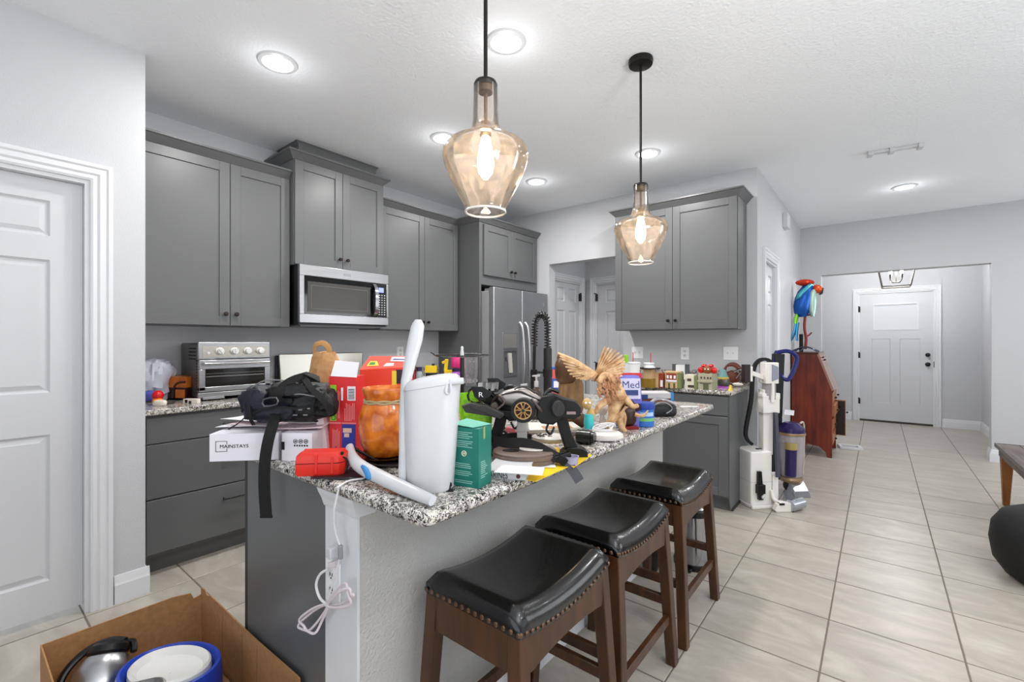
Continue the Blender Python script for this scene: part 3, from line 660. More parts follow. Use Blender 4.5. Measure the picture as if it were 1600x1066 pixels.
# ------------------------------------------------------------------ microwave over the range
t = thing('microwave', 'stainless over-the-range microwave with black window and curved handle', 'microwave', (-3.262, 1.598, 1.424), pi/2)
obj('body', B().box(.004, .755, .0, .41, .0, .43), black_pl, t, smooth=False)
obj('vent_underside', B().box(.03, .73, .02, .38, -.012, .0), greyp, t, smooth=False)
b = B(); b.box(0, .76, -.03, 0, .355, .435); b.box(0, .76, -.03, 0, .012, .075); b.box(0, .035, -.03, 0, .075, .355); b.box(.742, .76, -.03, 0, .075, .355)
obj('front_frame', b, steel, t, bev=.003)
d_ = obj('door', B().box(.035, .635, -.026, 0, .075, .355), dark_glass, t, smooth=False)
b = B(); b.box(.06, .585, -.028, -.026, .095, .315); obj('window_mesh', b, M('microwave_window', (62, 60, 58), .25), d_, smooth=False)
b = B(); b.box(.085, .56, -.0295, -.028, .285, .289); b.box(.085, .56, -.0295, -.028, .115, .119); b.box(.085, .089, -.0295, -.028, .119, .285); b.box(.556, .56, -.0295, -.028, .119, .285); obj('window_border', b, M('dim_grey', (96, 96, 96), .4), d_, smooth=False)
b = B(); b.ribbon([(.622, -.03, .085), (.622, -.058, .13), (.622, -.066, .215), (.622, -.058, .30), (.622, -.03, .345)], .03, .010, (1, 0, 0)); obj('handle', b, chrome, d_)
p_ = obj('control_panel', B().box(.648, .742, -.028, 0, .075, .355), black_pl, t, smooth=False)
obj('display', B().box(.664, .712, -.0295, -.028, .283, .322), M('blue_display', (120, 130, 230), .3, emit=(130, 140, 240, 1.1)), p_, smooth=False)
b = B()
for i in range(3):
    for j in range(9): b.box(.664+i*.026, .676+i*.026, -.0295, -.028, .095+j*.020, .103+j*.020)
o = obj('keypad', b, M('key_print', (190, 190, 195), .5), p_, smooth=False); o['kind'] = 'stuff'
q = obj('badge', B().box(.345, .405, -.0315, -.03, .385, .402), chrome, t, smooth=False)
# ------------------------------------------------------------------ range
t = thing('range', 'stainless slide-in range with tall backguard behind the backpack', 'range', (-3.06, 1.606, 0), pi/2)
obj('body', B().box(0, .756, 0, .60, .02, .905), steel, t, bev=.004); obj('cooktop', B().box(0, .756, .0, .56, .905, .918), dark_glass, t, bev=.003)
obj('backguard_back', B().box(0.006, .75, .545, .60, .918, 1.19), black_pl, t, bev=.006)
obj('backguard', B().hexa([(.02, .525, .94), (.735, .525, .94), (.735, .545, .94), (.02, .545, .94), (.012, .538, 1.202), (.743, .538, 1.202), (.743, .56, 1.202), (.012, .56, 1.202)]), M('backguard_steel', (205, 202, 192), .28, .75), t, bev=.006)
obj('oven_handle', B().cyl((.06, -.05, .76), (.70, -.05, .76), .011), chrome, t); obj('oven_window', B().box(.1, .66, -.006, 0, .35, .65), dark_glass, t)
for k in range(5): obj('knob', B().cyl((.1+k*.14, -.035, .86), (.1+k*.14, 0, .86), .02), chrome, t)
# ------------------------------------------------------------------ refrigerator
FR = thing('refrigerator', 'stainless side-by-side refrigerator with dispenser and two bowed handles', 'refrigerator', (-3.0, 3.368, 0), pi/2)
obj('cabinet_body', B().box(.0, .93, .0, .62, .02, 1.80), M('fridge_side_grey', (150, 150, 151), .45), FR, bev=.003)
obj('hinge_cover', B().box(.01, .06, -.03, .06, 1.80, 1.825), greyp, FR)
sp_ = .455
dl = obj('freezer_door', B().box(.003, sp_, -.068, -.006, .06, 1.835), steel2, FR, bev=.006)
dr = obj('fridge_door', B().box(sp_+.006, .932, -.068, -.006, .06, 1.835), steel2, FR, bev=.006)
for x, p, s in ((sp_-.045, dl, -1), (sp_+.05, dr, 1)):
    b = B(); b.tube([(x, -.072, .72), (x, -.115, .80), (x, -.135, 1.10), (x, -.115, 1.42), (x, -.072, 1.50)], .0125, 10, sub=6, flat=1.3); obj('handle', b, steel, p)
d_ = obj('dispenser', B().box(.135, .375, -.0705, -.068, .93, 1.39), M('dispenser_grey', (128, 128, 130), .3, .4), dl, bev=.002)
b = B(); b.box(.15, .36, -.0725, -.0705, 1.235, 1.375); obj('dispenser_panel', b, M('dispenser_panel_grey', (150, 148, 145), .3, .5), d_)
b = B(); b.box(.150, .360, -.082, -.0705, 1.20, 1.23); b.box(.150, .360, -.095, -.0705, .945, .965); b.box(.352, .362, -.074, -.0705, .965, 1.2); obj('dispenser_tray', b, steel, d_)
obj('dispenser_recess', B().box(.150, .352, -.072, -.0705, .965, 1.20), M('recess_grey', (88, 88, 90), .4), d_)
obj('dispenser_paddle', B().hexa([(.225, -.09, .98), (.275, -.09, .98), (.275, -.078, .98), (.225, -.078, .98), (.205, -.09, 1.18), (.255, -.09, 1.18), (.255, -.073, 1.18), (.205, -.073, 1.18)]), M('paddle_grey', (190, 188, 180), .4), d_)
text(d_, 'K', .06, (.165, -.0735, 1.10), black_pl)
obj('badge', B().box(.86, .87, -.07, -.068, 1.70, 1.73), chrome, dr)
# ------------------------------------------------------------------ toaster oven / air fryer
t = thing('toaster_oven', 'stainless air-fryer toaster oven with four white knobs on the left counter', 'toaster oven', (-3.30, .995, .925), pi/2)
obj('side_shell', B().box(0, .425, .02, .34, .02, .365), M('oven_shell', (120, 118, 116), .35, .9), t, bev=.012)
b = B()
for i in range(4):
    for j in range(5): b.box(-.002, 0.002, .05+j*.028, .066+j*.028, .26+i*.022, .268+i*.022)
for j in range(12): b.box(-.002, .002, .03, .037, .05+j*.018, .060+j*.018)
o = obj('vent_holes', b, black_mt, t, smooth=False); o['kind'] = 'stuff'
b = B(); b.box(-.004, .429, -.004, .02, .262, .372); b.box(-.004, .429, -.004, .02, .02, .055); obj('front_frame', b, steel, t, bev=.006)
obj('control_panel', B().box(.02, .41, -.007, -.004, .275, .345), M('panel_steel', (190, 184, 174), .25, .9), t)
for k, x in enumerate((.115, .20, .28, .36)):
    b = B(TR((x, -.007, .312), 0, pi/2)); b.lathe([(.024, 0), (.024, .006), (.02, .008), (.019, .026), (.016, .029), (0, .029)], 20); o = obj('knob', b, M('knob_silver', (225, 225, 222), .25, .4), t)
    obj('knob_grip', B().box(x-.004, x+.004, -.042, -.03, .294, .330, RY(.5*k-.6)), M('knob_silver'), o)
obj('indicator_light', B(TR((.052, -.007, .302), 0, pi/2)).lathe([(.009, 0), (.009, .004), (0, .005)], 12), whitep, t)
dd = thing if 0 else None
b = B(); b.box(.0, .425, -.01, .018, .20, .258); b.box(0, .035, -.01, .018, .065, .20); b.box(.39, .425, -.01, .018, .065, .20); b.box(0, .425, -.01, .018, .058, .088); d_ = obj('door', b, steel, t, bev=.003)
obj('door_glass', B().box(.035, .39, -.004, .004, .088, .215), M('oven_glass', (26, 24, 23), .1), d_)
b = B(); b.cyl((.02, -.038, .235), (.405, -.038, .235), .011); [b.cyl((x, -.01, .235), (x, -.038, .235), .008) for x in (.04, .385)]; obj('door_handle', b, chrome, d_)
b = B(); b.box(.04, .385, -.0055, -.0045, .150, .155); b.box(.04, .385, -.0055, -.0045, .17, .172); obj('rack_line', b, M('rack_grey', (140, 138, 136), .4), d_)
obj('crumb_tray', B().box(.02, .14, -.012, .02, .010, .022), steel, t)
for x in (.02, .38): obj('foot', B().box(x, x+.03, .02, .06, 0, .02), black_mt, t)
obj('foot', B().box(.02, .41, .26, .30, 0, .02), black_mt, t)
# ------------------------------------------------------------------ helpers for the small things: local frame x = right in view, y = away, units of metres; k = metres per pixel
def small(name, lab, cat, px, py, Z=CT, rz=0, group=None, dz=0):
    p, k = spot(px, py, Z); return thing(name, lab, cat, (p.x, p.y, Z+dz), YAW+rz, group), k
K = lambda b, k, loc=(0, 0, 0): setattr(b, 'T', Matrix.Translation(loc) @ Matrix.Scale(k, 4)) or b
def SB(k): return B(Matrix.Scale(k, 4))
def one(name, lab, cat, b, mats, px, py, Z=CT, rz=0, group=None, **kw):
    p, k = spot(px, py, Z); o = obj(name, b(k) if callable(b) else b, mats, **kw); o.location = (p.x, p.y, Z); o.rotation_euler = (0, 0, YAW+rz); return tag(o, lab, cat, group)
# white carton 1 with the wordmark, overhanging the counter end
t = thing('carton', 'long white carton with square logo lettering, overhanging the counter end', 'box', (-1.632, .521, CT), radians(46))
w1, d1_, h1 = .205, .24, .086
obj('box_body', B().hexa([(0, 0, 0), (w1, 0, 0), (w1, d1_, 0), (0, d1_, 0), (0, 0, h1), (w1, 0, h1), (w1, d1_, h1), (0, d1_, h1)]), M('lilac_white_card', (226, 223, 230), .6), t, bev=.001, smooth=False)
tx = M('print_black', (25, 25, 28), .6)
b = B()
for q in ((.018, .052, .030, .0315), (.018, .052, .062, .0635), (.018, .0195, .0315, .062)): b.box(q[0], q[1], -.0008, 0, q[2], q[3])
for z0, z1 in ((.0315, .040), (.053, .062)): b.box(.0505, .052, -.0008, 0, z0, z1)
obj('logo_square', b, tx, t, smooth=False); text(t, 'MAINSTAYS', .0155, (.030, -.0008, .0415), tx, sx=1.05)
t = thing('carton', 'white carton printed with three round symbols, beside the lettered carton', 'box', (-1.468, .668, CT), radians(36))
w2, h2 = .098, .088
obj('box_body', B().box(0, w2, 0, .20, 0, h2), M('lilac_white_card'), t, bev=.001, smooth=False)
b = B()
for k in range(3):
    b.tube([(.045+k*.017+.0062*cos(a), -.0006, .062+.0062*sin(a)) for a in [2*pi*i/10 for i in range(10)]], .0011, 4, True, 1); b.box(.042+k*.017, .048+k*.017, -.0008, 0, .060, .064)
obj('symbols', b, tx, t, smooth=False); b2 = B(); [b2.box(.040+i*.008, .045+i*.008, -.0008, 0, .046, .051) for i in range(6)]; obj('small_print', b2, tx, t, smooth=False); obj('black_patch', B().box(.0, .010, -.0008, 0, .035, .06), tx, t)
# loose papers / envelopes on the cartons and counter
def sheet(lab, pos, rz, w_, d_, tilt=0, curl=.004, m=None, name='envelope', cat='paper', t_=.0012, seed=0):
    rr = random.Random(seed); b = B(); n = 6
    G = [[(-w_/2+w_*i/n, -d_/2+d_*j/n, tilt*(i/n)+curl*(sin(3*i/n+seed)+cos(2.3*j/n+seed))/1.0) for j in range(n+1)] for i in range(n+1)]
    V = [[b.v(p) for p in r] for r in G]
    for i in range(n):
        for j in range(n): b.f([V[i][j], V[i+1][j], V[i+1][j+1], V[i][j+1]])
    o = obj(name, b, m or paper, solid=t_); o.location = pos; o.rotation_euler = (0, 0, rz); return tag(o, lab, cat)
pk = M('pink_tinted_paper', (232, 208, 214), .8); zc = CT+h1
for i, (lab, px, py, dz, rz, w_, d_, mm_) in enumerate([
    ('white envelope lying flat at the left end of the carton top, lowest of the mail', 398, 664, .006, .75, .20, .11, paper),
    ('white envelope jutting out to the left under the backpack, topmost of the mail', 395, 655, .022, .45, .17, .10, paper),
    ('pinkish flyer between the two envelopes under the backpack', 405, 660, .014, .6, .15, .11, pk),
    ('white letter sticking out under the right end of the backpack', 480, 655, .026, .6, .13, .10, paper),
    ('pinkish flyer edge below the white letter at the right of the carton', 478, 664, .014, .65, .15, .10, pk)]):
    p = atZ(px, py, zc+dz); sheet(lab, p, rz, w_, d_, seed=i, m=mm_, curl=.003)
t, k = small('magazine', 'folded glossy magazine standing against the red carton', 'magazine', 506, 712)
obj('pages', SB(k).box(-9, 3, 0, 60, 0, 62, RY(-.12)), pk, t, bev=.001); obj('cover', SB(k).box(-11, -9, 0, 60, 0, 62, RY(-.12)), M('mauve_cover', (150, 110, 125), .4), t)
# backpack
navy = M('navy_nylon', (14, 15, 32), .5, bump=(140, .4)); blk = M('black_nylon', (9, 9, 11), .5, bump=(140, .4)); strapm = M('black_webbing', (9, 9, 9), .7, bump=(400, .5))
p = atZ(445, 661, zc+.03); k = depth(p)/F
t = thing('backpack', 'black and navy backpack lying on the white cartons with its straps loose', 'backpack', p, YAW)
from mathutils import noise as NZ
def blob(b, c, r, seed, amp=.1, n=32, R=None, fold=0):
    L = []
    for i in range(n//2+1):
        a = max(-pi/2+.03, min(pi/2-.03, -pi/2+pi*i/(n//2))); q = []
        for j in range(n):
            th = 2*pi*j/n; d = Vector((cos(a)*cos(th), cos(a)*sin(th), sin(a)))
            s = 1+amp*(1.6*NZ.noise(d*1.6+Vector((seed*7, 0, 0)))+.9*NZ.noise(d*3.7+Vector((0, seed*5, 0)))+fold*(1-abs(NZ.noise(Vector((d.x*2.2, d.y*2.2, d.z*7))+Vector((0, 0, seed))))*4))*max(.25, cos(a))
            sg = lambda v: math.copysign(abs(v)**.7, v)
            v = Vector((r[0]*sg(cos(a))*sg(cos(th))*s, r[1]*sg(cos(a))*sg(sin(th))*s, r[2]*sg(sin(a))*s)); q.append(Vector(c)+(R @ v if R is not None else v))
        L.append(q)
    return b.rings(L)
b = SB(k); blob(b, (8, 34, 32), (58, 34, 30), 3, .16, 44, fold=.35); obj('main_compartment', b, blk, t, ang=60)
b = SB(k); blob(b, (-46, 22, 30), (26, 30, 27), 5, .14, 36, fold=.35); obj('navy_end_pocket', b, navy, t, ang=60)
b = SB(k); blob(b, (-24, 6, 16), (36, 16, 16), 7, .14, 36, fold=.4); obj('navy_side_pocket', b, navy, t, ang=60)
b = SB(k); blob(b, (40, 8, 30), (34, 16, 25), 9, .16, 36, fold=.5); obj('front_pocket', b, blk, t, ang=60)
b = SB(k); blob(b, (16, 2, 50), (26, 14, 12), 12, .16, 32, fold=.5); obj('top_pocket', b, blk, t, ang=60)
b = SB(k); b.ribbon([(-58, -8, 8), (-30, -14, 22), (0, -16, 26), (30, -12, 24), (60, -6, 30)], 4, 1.5, (0, .2, 1)); b.ribbon([(-62, 6, 44), (-52, -8, 30), (-46, -14, 10), (-44, -8, -2)], 5, 1.5, (1, 0, .2)); b.ribbon([(56, 0, 52), (50, -12, 36), (48, -12, 14), (52, -4, 2)], 5, 1.5, (1, 0, .2)); obj('compression_strap', b, strapm, t)
b = SB(k)
for x, z in ((30, 22), (38, 14), (22, 14), (44, 24)): b.box(x-3, x+3, -13.5, -11, z-.8, z+.8)
obj('webbing_loops', b, greyp, t)
b = SB(k); b.tube([(-58, 6, 52), (-30, 0, 66), (10, 0, 64), (44, -4, 52), (62, -2, 40)], 1.2, 6); b.tube([(12, -10, 44), (30, -12, 46), (52, -10, 42)], 1.0, 6); obj('zipper', b, greyp, t)
b = SB(k); b.ribbon([(-8, -14, 36), (-2, -16, 48), (10, -6, 63), (28, 6, 70), (46, 20, 66)], 15, 1.6, (.8, .5, -.3)); obj('shoulder_strap', b, strapm, t)
b = SB(k); b.ribbon([(20, 10, 72), (34, -2, 66), (50, -14, 52), (68, -14, 34), (76, -8, 14)], 9, 1.6, (.7, .5, .5)); obj('shoulder_strap', b, strapm, t)
b = SB(k); b.ribbon([(14, 24, 66), (22, 14, 76), (34, 10, 74), (46, 18, 66)], 13, 2, (.2, 1, .1)); obj('haul_loop', b, strapm, t)
b = SB(k); b.tube([(-20, -22, 29), (-21, -22, 39), (-2, -22, 42), (-1, -22, 32)], 1.3, 6, True, 2); obj('buckle', b, M('buckle_grey', (96, 96, 99), .3, .6), t)
b = B(Matrix.Rotation(-YAW, 4, 'Z') @ Matrix.Translation(-p)); b.ribbon([atD(432, 622, 1.475), atD(431, 645, 1.45), atD(426, 664, 1.41), atD(419, 690, 1.395), atD(414, 722, 1.395), atD(413, 762, 1.40), atD(416, 808, 1.40)], .034, .0028, ((CS, SN, 0), (CS*.8, SN, 0)), sub=6); q = atD(416, 808, 1.40); b.cyl(q-.018*Vector((CS, SN, 0)), q+.018*Vector((CS, SN, 0)), .004, n=8); obj('hanging_strap', b, strapm, t)
b = SB(k); b.ribbon([(-60, 8, 14), (-70, -4, 0), (-82, -10, -8)], 5, 1.5, (0, 1, .3)); obj('webbing_tail', b, strapm, t)
# crumpled brown paper bag
p = Vector((-1.683, .932, CT)); k = depth(p)/F
t = thing('paper_bag', 'crumpled brown paper bag with loop handle behind the backpack', 'bag', (p.x, p.y, CT), YAW)
z0 = 74
rr = random.Random(4); b = SB(k); R = []
for z, s in ((0, .9), (z0*.6, 1), (z0+12, 1.05), (z0+36, .95), (z0+52, .8), (z0+60, .65)):
    R.append([((24+rr.uniform(-4, 4))*s*cos(a), (18+rr.uniform(-4, 4))*s*sin(a), z+rr.uniform(-1.5, 1.5)) for a in [2*pi*i/18 for i in range(18)]])
b.rings(R); obj('bag_body', b, M('kraft_paper', (196, 152, 104), .75, var=(30, (170, 120, 76))), t, ang=20, seg=1)
b = SB(k); b.tube([(-14, -6, z0+58), (-12, -8, z0+70), (0, -9, z0+74), (8, -8, z0+68), (10, -6, z0+56)], 2.4, 6, flat=2); obj('loop_handle', b, M('kraft_tan', (176, 132, 78), .6), t)
# red tall carton with an open white flap
t = thing('carton', 'tall red carton with white flap, green stripe and barcode', 'box', (*atZ(517, 710, CT).xy, CT), YAW-.10)
k = depth(t.location)/F; redc = M('red_card', (214, 40, 44), .5)
obj('carton_body', SB(k).box(-3, 42, 0, 30, 0, 122), redc, t, smooth=False, bev=.0006)
obj('open_flap', SB(k).hexa([(0, -1, 122), (42, -1, 120), (42, 0, 120), (0, 0, 122), (3, 8, 146), (42, 8, 143), (42, 9, 143), (3, 9, 146)]), paper, t, smooth=False)
def pr_(b, x0, x1, z0, z1, y=-.4): b.box(x0, x1, y, 0, z0, z1)
b = SB(k); pr_(b, -1, 9, 52, 108); obj('green_stripe', b, M('lime_print', (150, 205, 50), .5), t, smooth=False)
b = SB(k); pr_(b, 27, 40, 84, 106); obj('barcode_label', b, paper, t, smooth=False)
b = SB(k); [pr_(b, 28.5, 38.5, 86.5+i*2.4, 87.6+i*2.4, -.7) for i in range(7)]; obj('barcode_bars', b, tx, t, smooth=False)
b = SB(k); pr_(b, 18, 40, 4, 47); obj('blue_panel', b, M('blue_print', (30, 48, 150), .5), t, smooth=False)
b = SB(k); pr_(b, 20, 34, 34, 41, -.7); pr_(b, 22, 30, 27, 33, -.7); obj('picture', b, M('peach_print', (230, 190, 170), .5), t, smooth=False)
b = SB(k); pr_(b, 18, 41, 48, 49.5); pr_(b, -2, 16.5, 48, 49.5)
for i, (x, z0, z1) in enumerate([(11.5, 56, 100), (13.5, 56, 98), (22.5, 52, 72), (25, 52, 80), (27.5, 52, 78), (30, 52, 78), (32.5, 52, 76), (35, 54, 80), (37.5, 54, 80), (3, 6, 40), (5.5, 8, 38), (8, 12, 38), (10.5, 8, 40), (13, 8, 36)]): pr_(b, x, x+.9, z0, z1)
obj('fine_print', b, M('pink_print', (240, 150, 150), .5), t, smooth=False)
obj('white_print', SB(k).box(17, 20, -.8, 0, 84, 104), paper, t, smooth=False)
obj('green_seal', SB(k).tube([(4.5+3.4*cos(a), -.6, 57+3.4*sin(a)) for a in [2*pi*i/12 for i in range(12)]], .7, 5, True, 1), M('green_print', (40, 120, 50), .5), t)
# red toy carton behind
t = thing('toy_carton', 'large orange-red carton lying behind the orange candle jar', 'box', (*atZ(566, 690, CT).xy, CT), YAW+.05)
k = depth(t.location)/F
obj('carton_body', SB(k).hexa([(0, 0, 0), (70, 0, 0), (70, 80, 0), (0, 80, 0), (-4, 0, 112), (72, 0, 116), (66, 62, 131), (-4, 62, 131)]), M('orange_red_card', (226, 66, 44), .45), t, smooth=False, bev=.0006)
b = SB(k); b.box(52, 72, -.6, 0, 90, 112); obj('dark_panel', b, M('plum_print', (48, 28, 46), .5), t, smooth=False); b = SB(k); b.box(46, 53, -.9, 0, 84, 110); obj('yellow_label', b, M('yellow_print', (226, 200, 60), .5), t, smooth=False)
sl = lambda x, y, z=.3: (x, y, 112+y*.306+(116-112)*x/72*(1-y/62)+z)
def topq(nm, P, mat, h=.5):
    b = SB(k); b.hexa([sl(x, y, 0) for x, y in P]+[sl(x, y, h) for x, y in P]); return obj(nm, b, mat, t, smooth=False)
topq('yellow_triangle', [(3, 14), (22, 14), (14, 36), (3, 36)], M('yellow_print')); topq('green_mark', [(5, 18), (15, 18), (13, 30), (5, 30)], M('green_print'), .8)
topq('white_print', [(36, 34), (66, 30), (60, 56), (34, 56)], M('pale_print', (225, 205, 210), .5)); topq('blue_print_band', [(38, 40), (62, 38), (60, 43), (40, 46)], M('navy_print', (40, 60, 120), .5), .8)
topq('white_badge', [(30, 10), (46, 10), (44, 24), (32, 24)], M('pale_print'))
# orange candle jar with rope
orj = M('orange_marbled_glaze', (232, 132, 36), .16, var=(30, (184, 84, 18)), coat=.5)
t, k = small('candle_jar', 'orange marbled candle jar with a rope tied around its neck', 'jar', 603, 722, dz=.022)
obj('jar_body', SB(k).lathe([(22, 0), (30, 3), (37, 18), (41, 42), (40, 64), (35, 78), (31, 84), (31, 87), (34, 96), (36, 104), (34, 106), (31, 103), (30, 96), (26, 92), (0, 92)], 40), orj, t, ang=60)
b = SB(k); b.tube([(32.5*cos(a), 32.5*sin(a), 86.5+.7*cos(9*a)) for a in [2*pi*i/36 for i in range(36)]], 1.7, 6, True, 1); b.tube([(32.5*cos(a), 32.5*sin(a), 83.5-.7*cos(9*a)) for a in [2*pi*i/36 for i in range(36)]], 1.7, 6, True, 1); obj('rope_band', b, M('jute_rope', (180, 160, 118), .8), t)
t2, k = small('cake_stand', 'low dark metal tray stand under the orange jar', 'stand', 603, 722)
obj('foot', SB(k).lathe([(34, 0), (35, 1), (30, 3), (26, 8), (26, 9), (0, 9)], 32), black_pl, t2); obj('plate', SB(k).lathe([(10, 7), (40, 10), (44, 13), (42, 13), (28, 11), (0, 11)], 40), M('dark_bronze_tray', (60, 46, 36), .25, .7), t2)
# loose black cable pile
b = SB(k); rr = random.Random(3); b.tube([(-60, 10, 12), (-40, -14, 20), (-5, -30, 10), (30, -30, 4), (45, -20, 3), (20, -36, 3), (-20, -38, 8), (-50, -20, 16)], 2.0, 6, sub=5); b.tube([(-62, 12, 14), (-46, -10, 24), (-20, -26, 16), (10, -36, 6), (38, -34, 2)], 1.7, 6, sub=5)
o = obj('power_cable', b, M('dark_brown_cable', (38, 28, 24), .35)); o.location = t2.location; o.rotation_euler = t2.rotation_euler; tag(o, 'dark brown cable looped around the foot of the tray stand', 'cable')
# white wand with a blue button
p0, p1 = atZ(548, 703, CT+.035), atZ(676, 786, CT+.006)
t = thing('cleaning_wand', 'white plastic cleaning wand with blue button lying at the counter corner', 'wand', (0, 0, 0))
m_ = p0.lerp(p1, .28); m2 = p0.lerp(p1, .62)
WP = [atZ(546, 699, CT+.055), atZ(550, 714, CT+.045), atZ(562, 728, CT+.035), atZ(582, 740, CT+.028), atZ(630, 763, CT+.018), atZ(676, 783, CT+.014)]
b = B(); b.tube(WP, [.013, .0155, .018, .0185, .0175, .0125], 14, sub=6, flat=.75); obj('handle_shaft', b, whitep, t)
dr_ = (p1-p0).normalized(); q = WP[3].lerp(WP[2], .35)-Vector((0, 0, .008)); rt = Vector((CS, SN, 0)); fw = Vector((-SN, CS, 0))
b = B(); b.tube([q-dr_*.026+Vector((0, 0, .016))-fw*.014, q+Vector((0, 0, .013))-fw*.016, q+dr_*.022+Vector((0, 0, .004))-fw*.018, q+dr_*.030+Vector((0, 0, -.002))-fw*.016], [.005, .008, .009, .006], 10); obj('blue_button', b, M('blue_plastic', (50, 130, 190), .35), t)
b = B(); b.tube([p1-dr_*.014+Vector((0, 0, .015))-fw*.006+rt*.004, p1-dr_*.013+Vector((0, 0, .013))-fw*.012+rt*.004], .0035, 8, sub=1); obj('hang_hole', b, black_mt, t)
# tall white caddy with raised lid
t, k = small('storage_caddy', 'tall white plastic caddy with its long lid flipped upright', 'caddy', 668, 772)
def oval(a, b_, n=32, c=(0, 0), pw=1.0): return [(c[0]+a*math.copysign(abs(cos(2*pi*i/n))**pw, cos(2*pi*i/n)), c[1]+b_*math.copysign(abs(sin(2*pi*i/n))**pw, sin(2*pi*i/n))) for i in range(n)]
R = []
for z, a, bb, cx in ((0, 34, 26, 0), (4, 37, 28, 0), (60, 40, 30, 1), (120, 43, 32, 2), (160, 45, 33, 3), (170, 45.5, 33, 3)):
    R.append([(x, y+28, z+((x-cx)*.16*(z/170)**2 if 0 else 0)) for x, y in oval(a, bb, 40, (cx, 0), .75)])
for zz, s in ((175, .97), (180, .85), (183, .6), (184, .3)): R.append([((x-3)*s+3, y*s+28, zz) for x, y in oval(45, 33, 40, (3, 0), .75)])
shr = lambda p: (p[0], p[1], p[2]+(p[0]-10)*.17*max(0, min(1, (p[2]-110)/60)))
R = [[shr(q) for q in r] for r in R]
b = SB(k); b.rings(R); obj('caddy_body', b, whitep, t, ang=50)
b = SB(k); b.tube([shr((x, y+28, 168)) for x, y in oval(45.8, 33.6, 40, (3, 0), .75)], .7, 5, True, 1); obj('rim_seam', b, M('seam_grey', (196, 197, 200), .5), t)
b = SB(k); R = []
for z, x0, x1 in ((2, -50, -36), (30, -51, -34), (60, -50, -34), (120, -50, -32), (175, -47, -30), (205, -42, -22), (240, -36, -12), (262, -31, -9), (268, -28, -11), (273, -24, -14)):
    c, h = (x0+x1)/2, (x1-x0)/2; R.append([(c+h*cos(a), 22+8*sin(a)*(1 if z < 200 else .8), z) for a in [2*pi*i/16 for i in range(16)]])
b.rings(R); obj('raised_lid', b, whitep, t, ang=60)
b = SB(k); b.cyl((34, 4, 174), (56, 6, 176), 5.5, 5, 14); b.tube([(30, -1, 172), (29, -4, 160), (33, -5, 156)], 2, 6); b.tube([(36, -1, 172), (37, -4, 160), (36, -5, 156)], 2, 6); obj('spout_latch', b, whitep, t)
t, k = small('binder_clip', 'small black plastic clip between the white caddy and green box', 'clip', 702, 768)
b = SB(k); b.box(-6, 7, -4, 6, 0, 2); b.cyl((0, 0, 2), (1, 1, 14), 2.5, 2.0, 8); b.box(-3, 4, -1, 2, 8, 12); obj('clip_body', b, black_pl, t)
# red hard case
t, k = small('hard_case', 'small red plastic hard case at the counter edge', 'case', 498, 747, rz=.12)
redp = M('red_plastic', (214, 42, 30), .35)
b = SB(k); P = lambda z, e: [(-35+e, 0+e*.6, z), (30-e, 0+e*.6, z), (38-e, 8, z), (38-e, 34, z), (30, 42-e, z), (-31, 42-e, z), (-36+e, 34, z), (-38+e, 10, z)]
b.rings([P(2, 3), P(6, 0), P(21, 0)]); cs = obj('case_base', b, redp, t, bev=.001); b = SB(k); b.rings([P(22.5, 0), P(32, 1), P(38, 7)]); b.box(-6, -2, -1.2, 2, 6, 36); b.box(18, 22, -1.2, 2, 6, 32); obj('case_lid', b, redp, t, bev=.001)
obj('case_gasket', SB(k).rings([P(21, 1.5), P(22.5, 1.5)]), M('dark_red', (120, 16, 14), .5), t)
b = SB(k); b.tube([(30, 10, 30), (40, 4, 28), (44, 2, 20), (40, 0, 8)], 1.4, 6); b.ball((34, 6, 36), 3, 8); obj('lanyard', b, black_mt, t)
p = atZ(520, 753, CT); sheet('dark printed leaflet under the red case', (p.x-.02, p.y+.055, CT+.004), YAW, .17, .09, m=M('dark_leaflet', (34, 34, 42), .4), name='leaflet', curl=.0005, seed=2)
# green carton
t, k = small('tea_carton', 'green carton with open torn top and small white print', 'box', 748, 765, rz=radians(-27))
gr = M('green_card', (20, 108, 96), .45, var=(3, (26, 120, 104)))
hh, w_, d_ = 94, 51, 40
obj('carton_body', SB(k).box(-w_, 0, 0, d_, 0, hh), gr, t, bev=.0008, smooth=False)
obj('top_flap', SB(k).hexa([(-w_-1, 2, hh+3), (-10, -1, hh+1), (0, d_, hh+1), (-w_+2, d_+2, hh+6), (-w_-1, 2, hh+4), (-10, -1, hh+2), (0, d_, hh+2), (-w_+2, d_+2, hh+7)]), M('pale_green_card', (96, 170, 150), .6), t, smooth=False)
pg = M('pale_green_print', (150, 200, 185), .5); b = SB(k); rr = random.Random(8)
for z in (86, 83, 80, 77, 72, 69, 66, 63, 36, 33, 30, 24, 21, 18, 9, 6): x1 = -10-rr.uniform(0, 10); b.box(-45, x1, -.4, 0, z, z+1)
for z in (40, 37, 34, 31, 28, 25, 22, 18, 15): b.box(-.1, .4, 6, 18+rr.uniform(0, 9), z, z+.9)
o = obj('fine_print', b, pg, t, smooth=False); o['kind'] = 'stuff'
b = SB(k); b.tube([(-27+4*cos(a), -.5, 53+4*sin(a)) for a in [2*pi*i/14 for i in range(14)]], .8, 5, True, 1); b.box(-29, -25, -.6, 0, 51.5, 54.5); obj('round_emblem', b, M('cream_print', (220, 215, 190), .5), t)
obj('tape_seal', SB(k).box(-.1, .5, 14, 19, 76, 95), M('tape_olive', (150, 160, 100), .4), t)
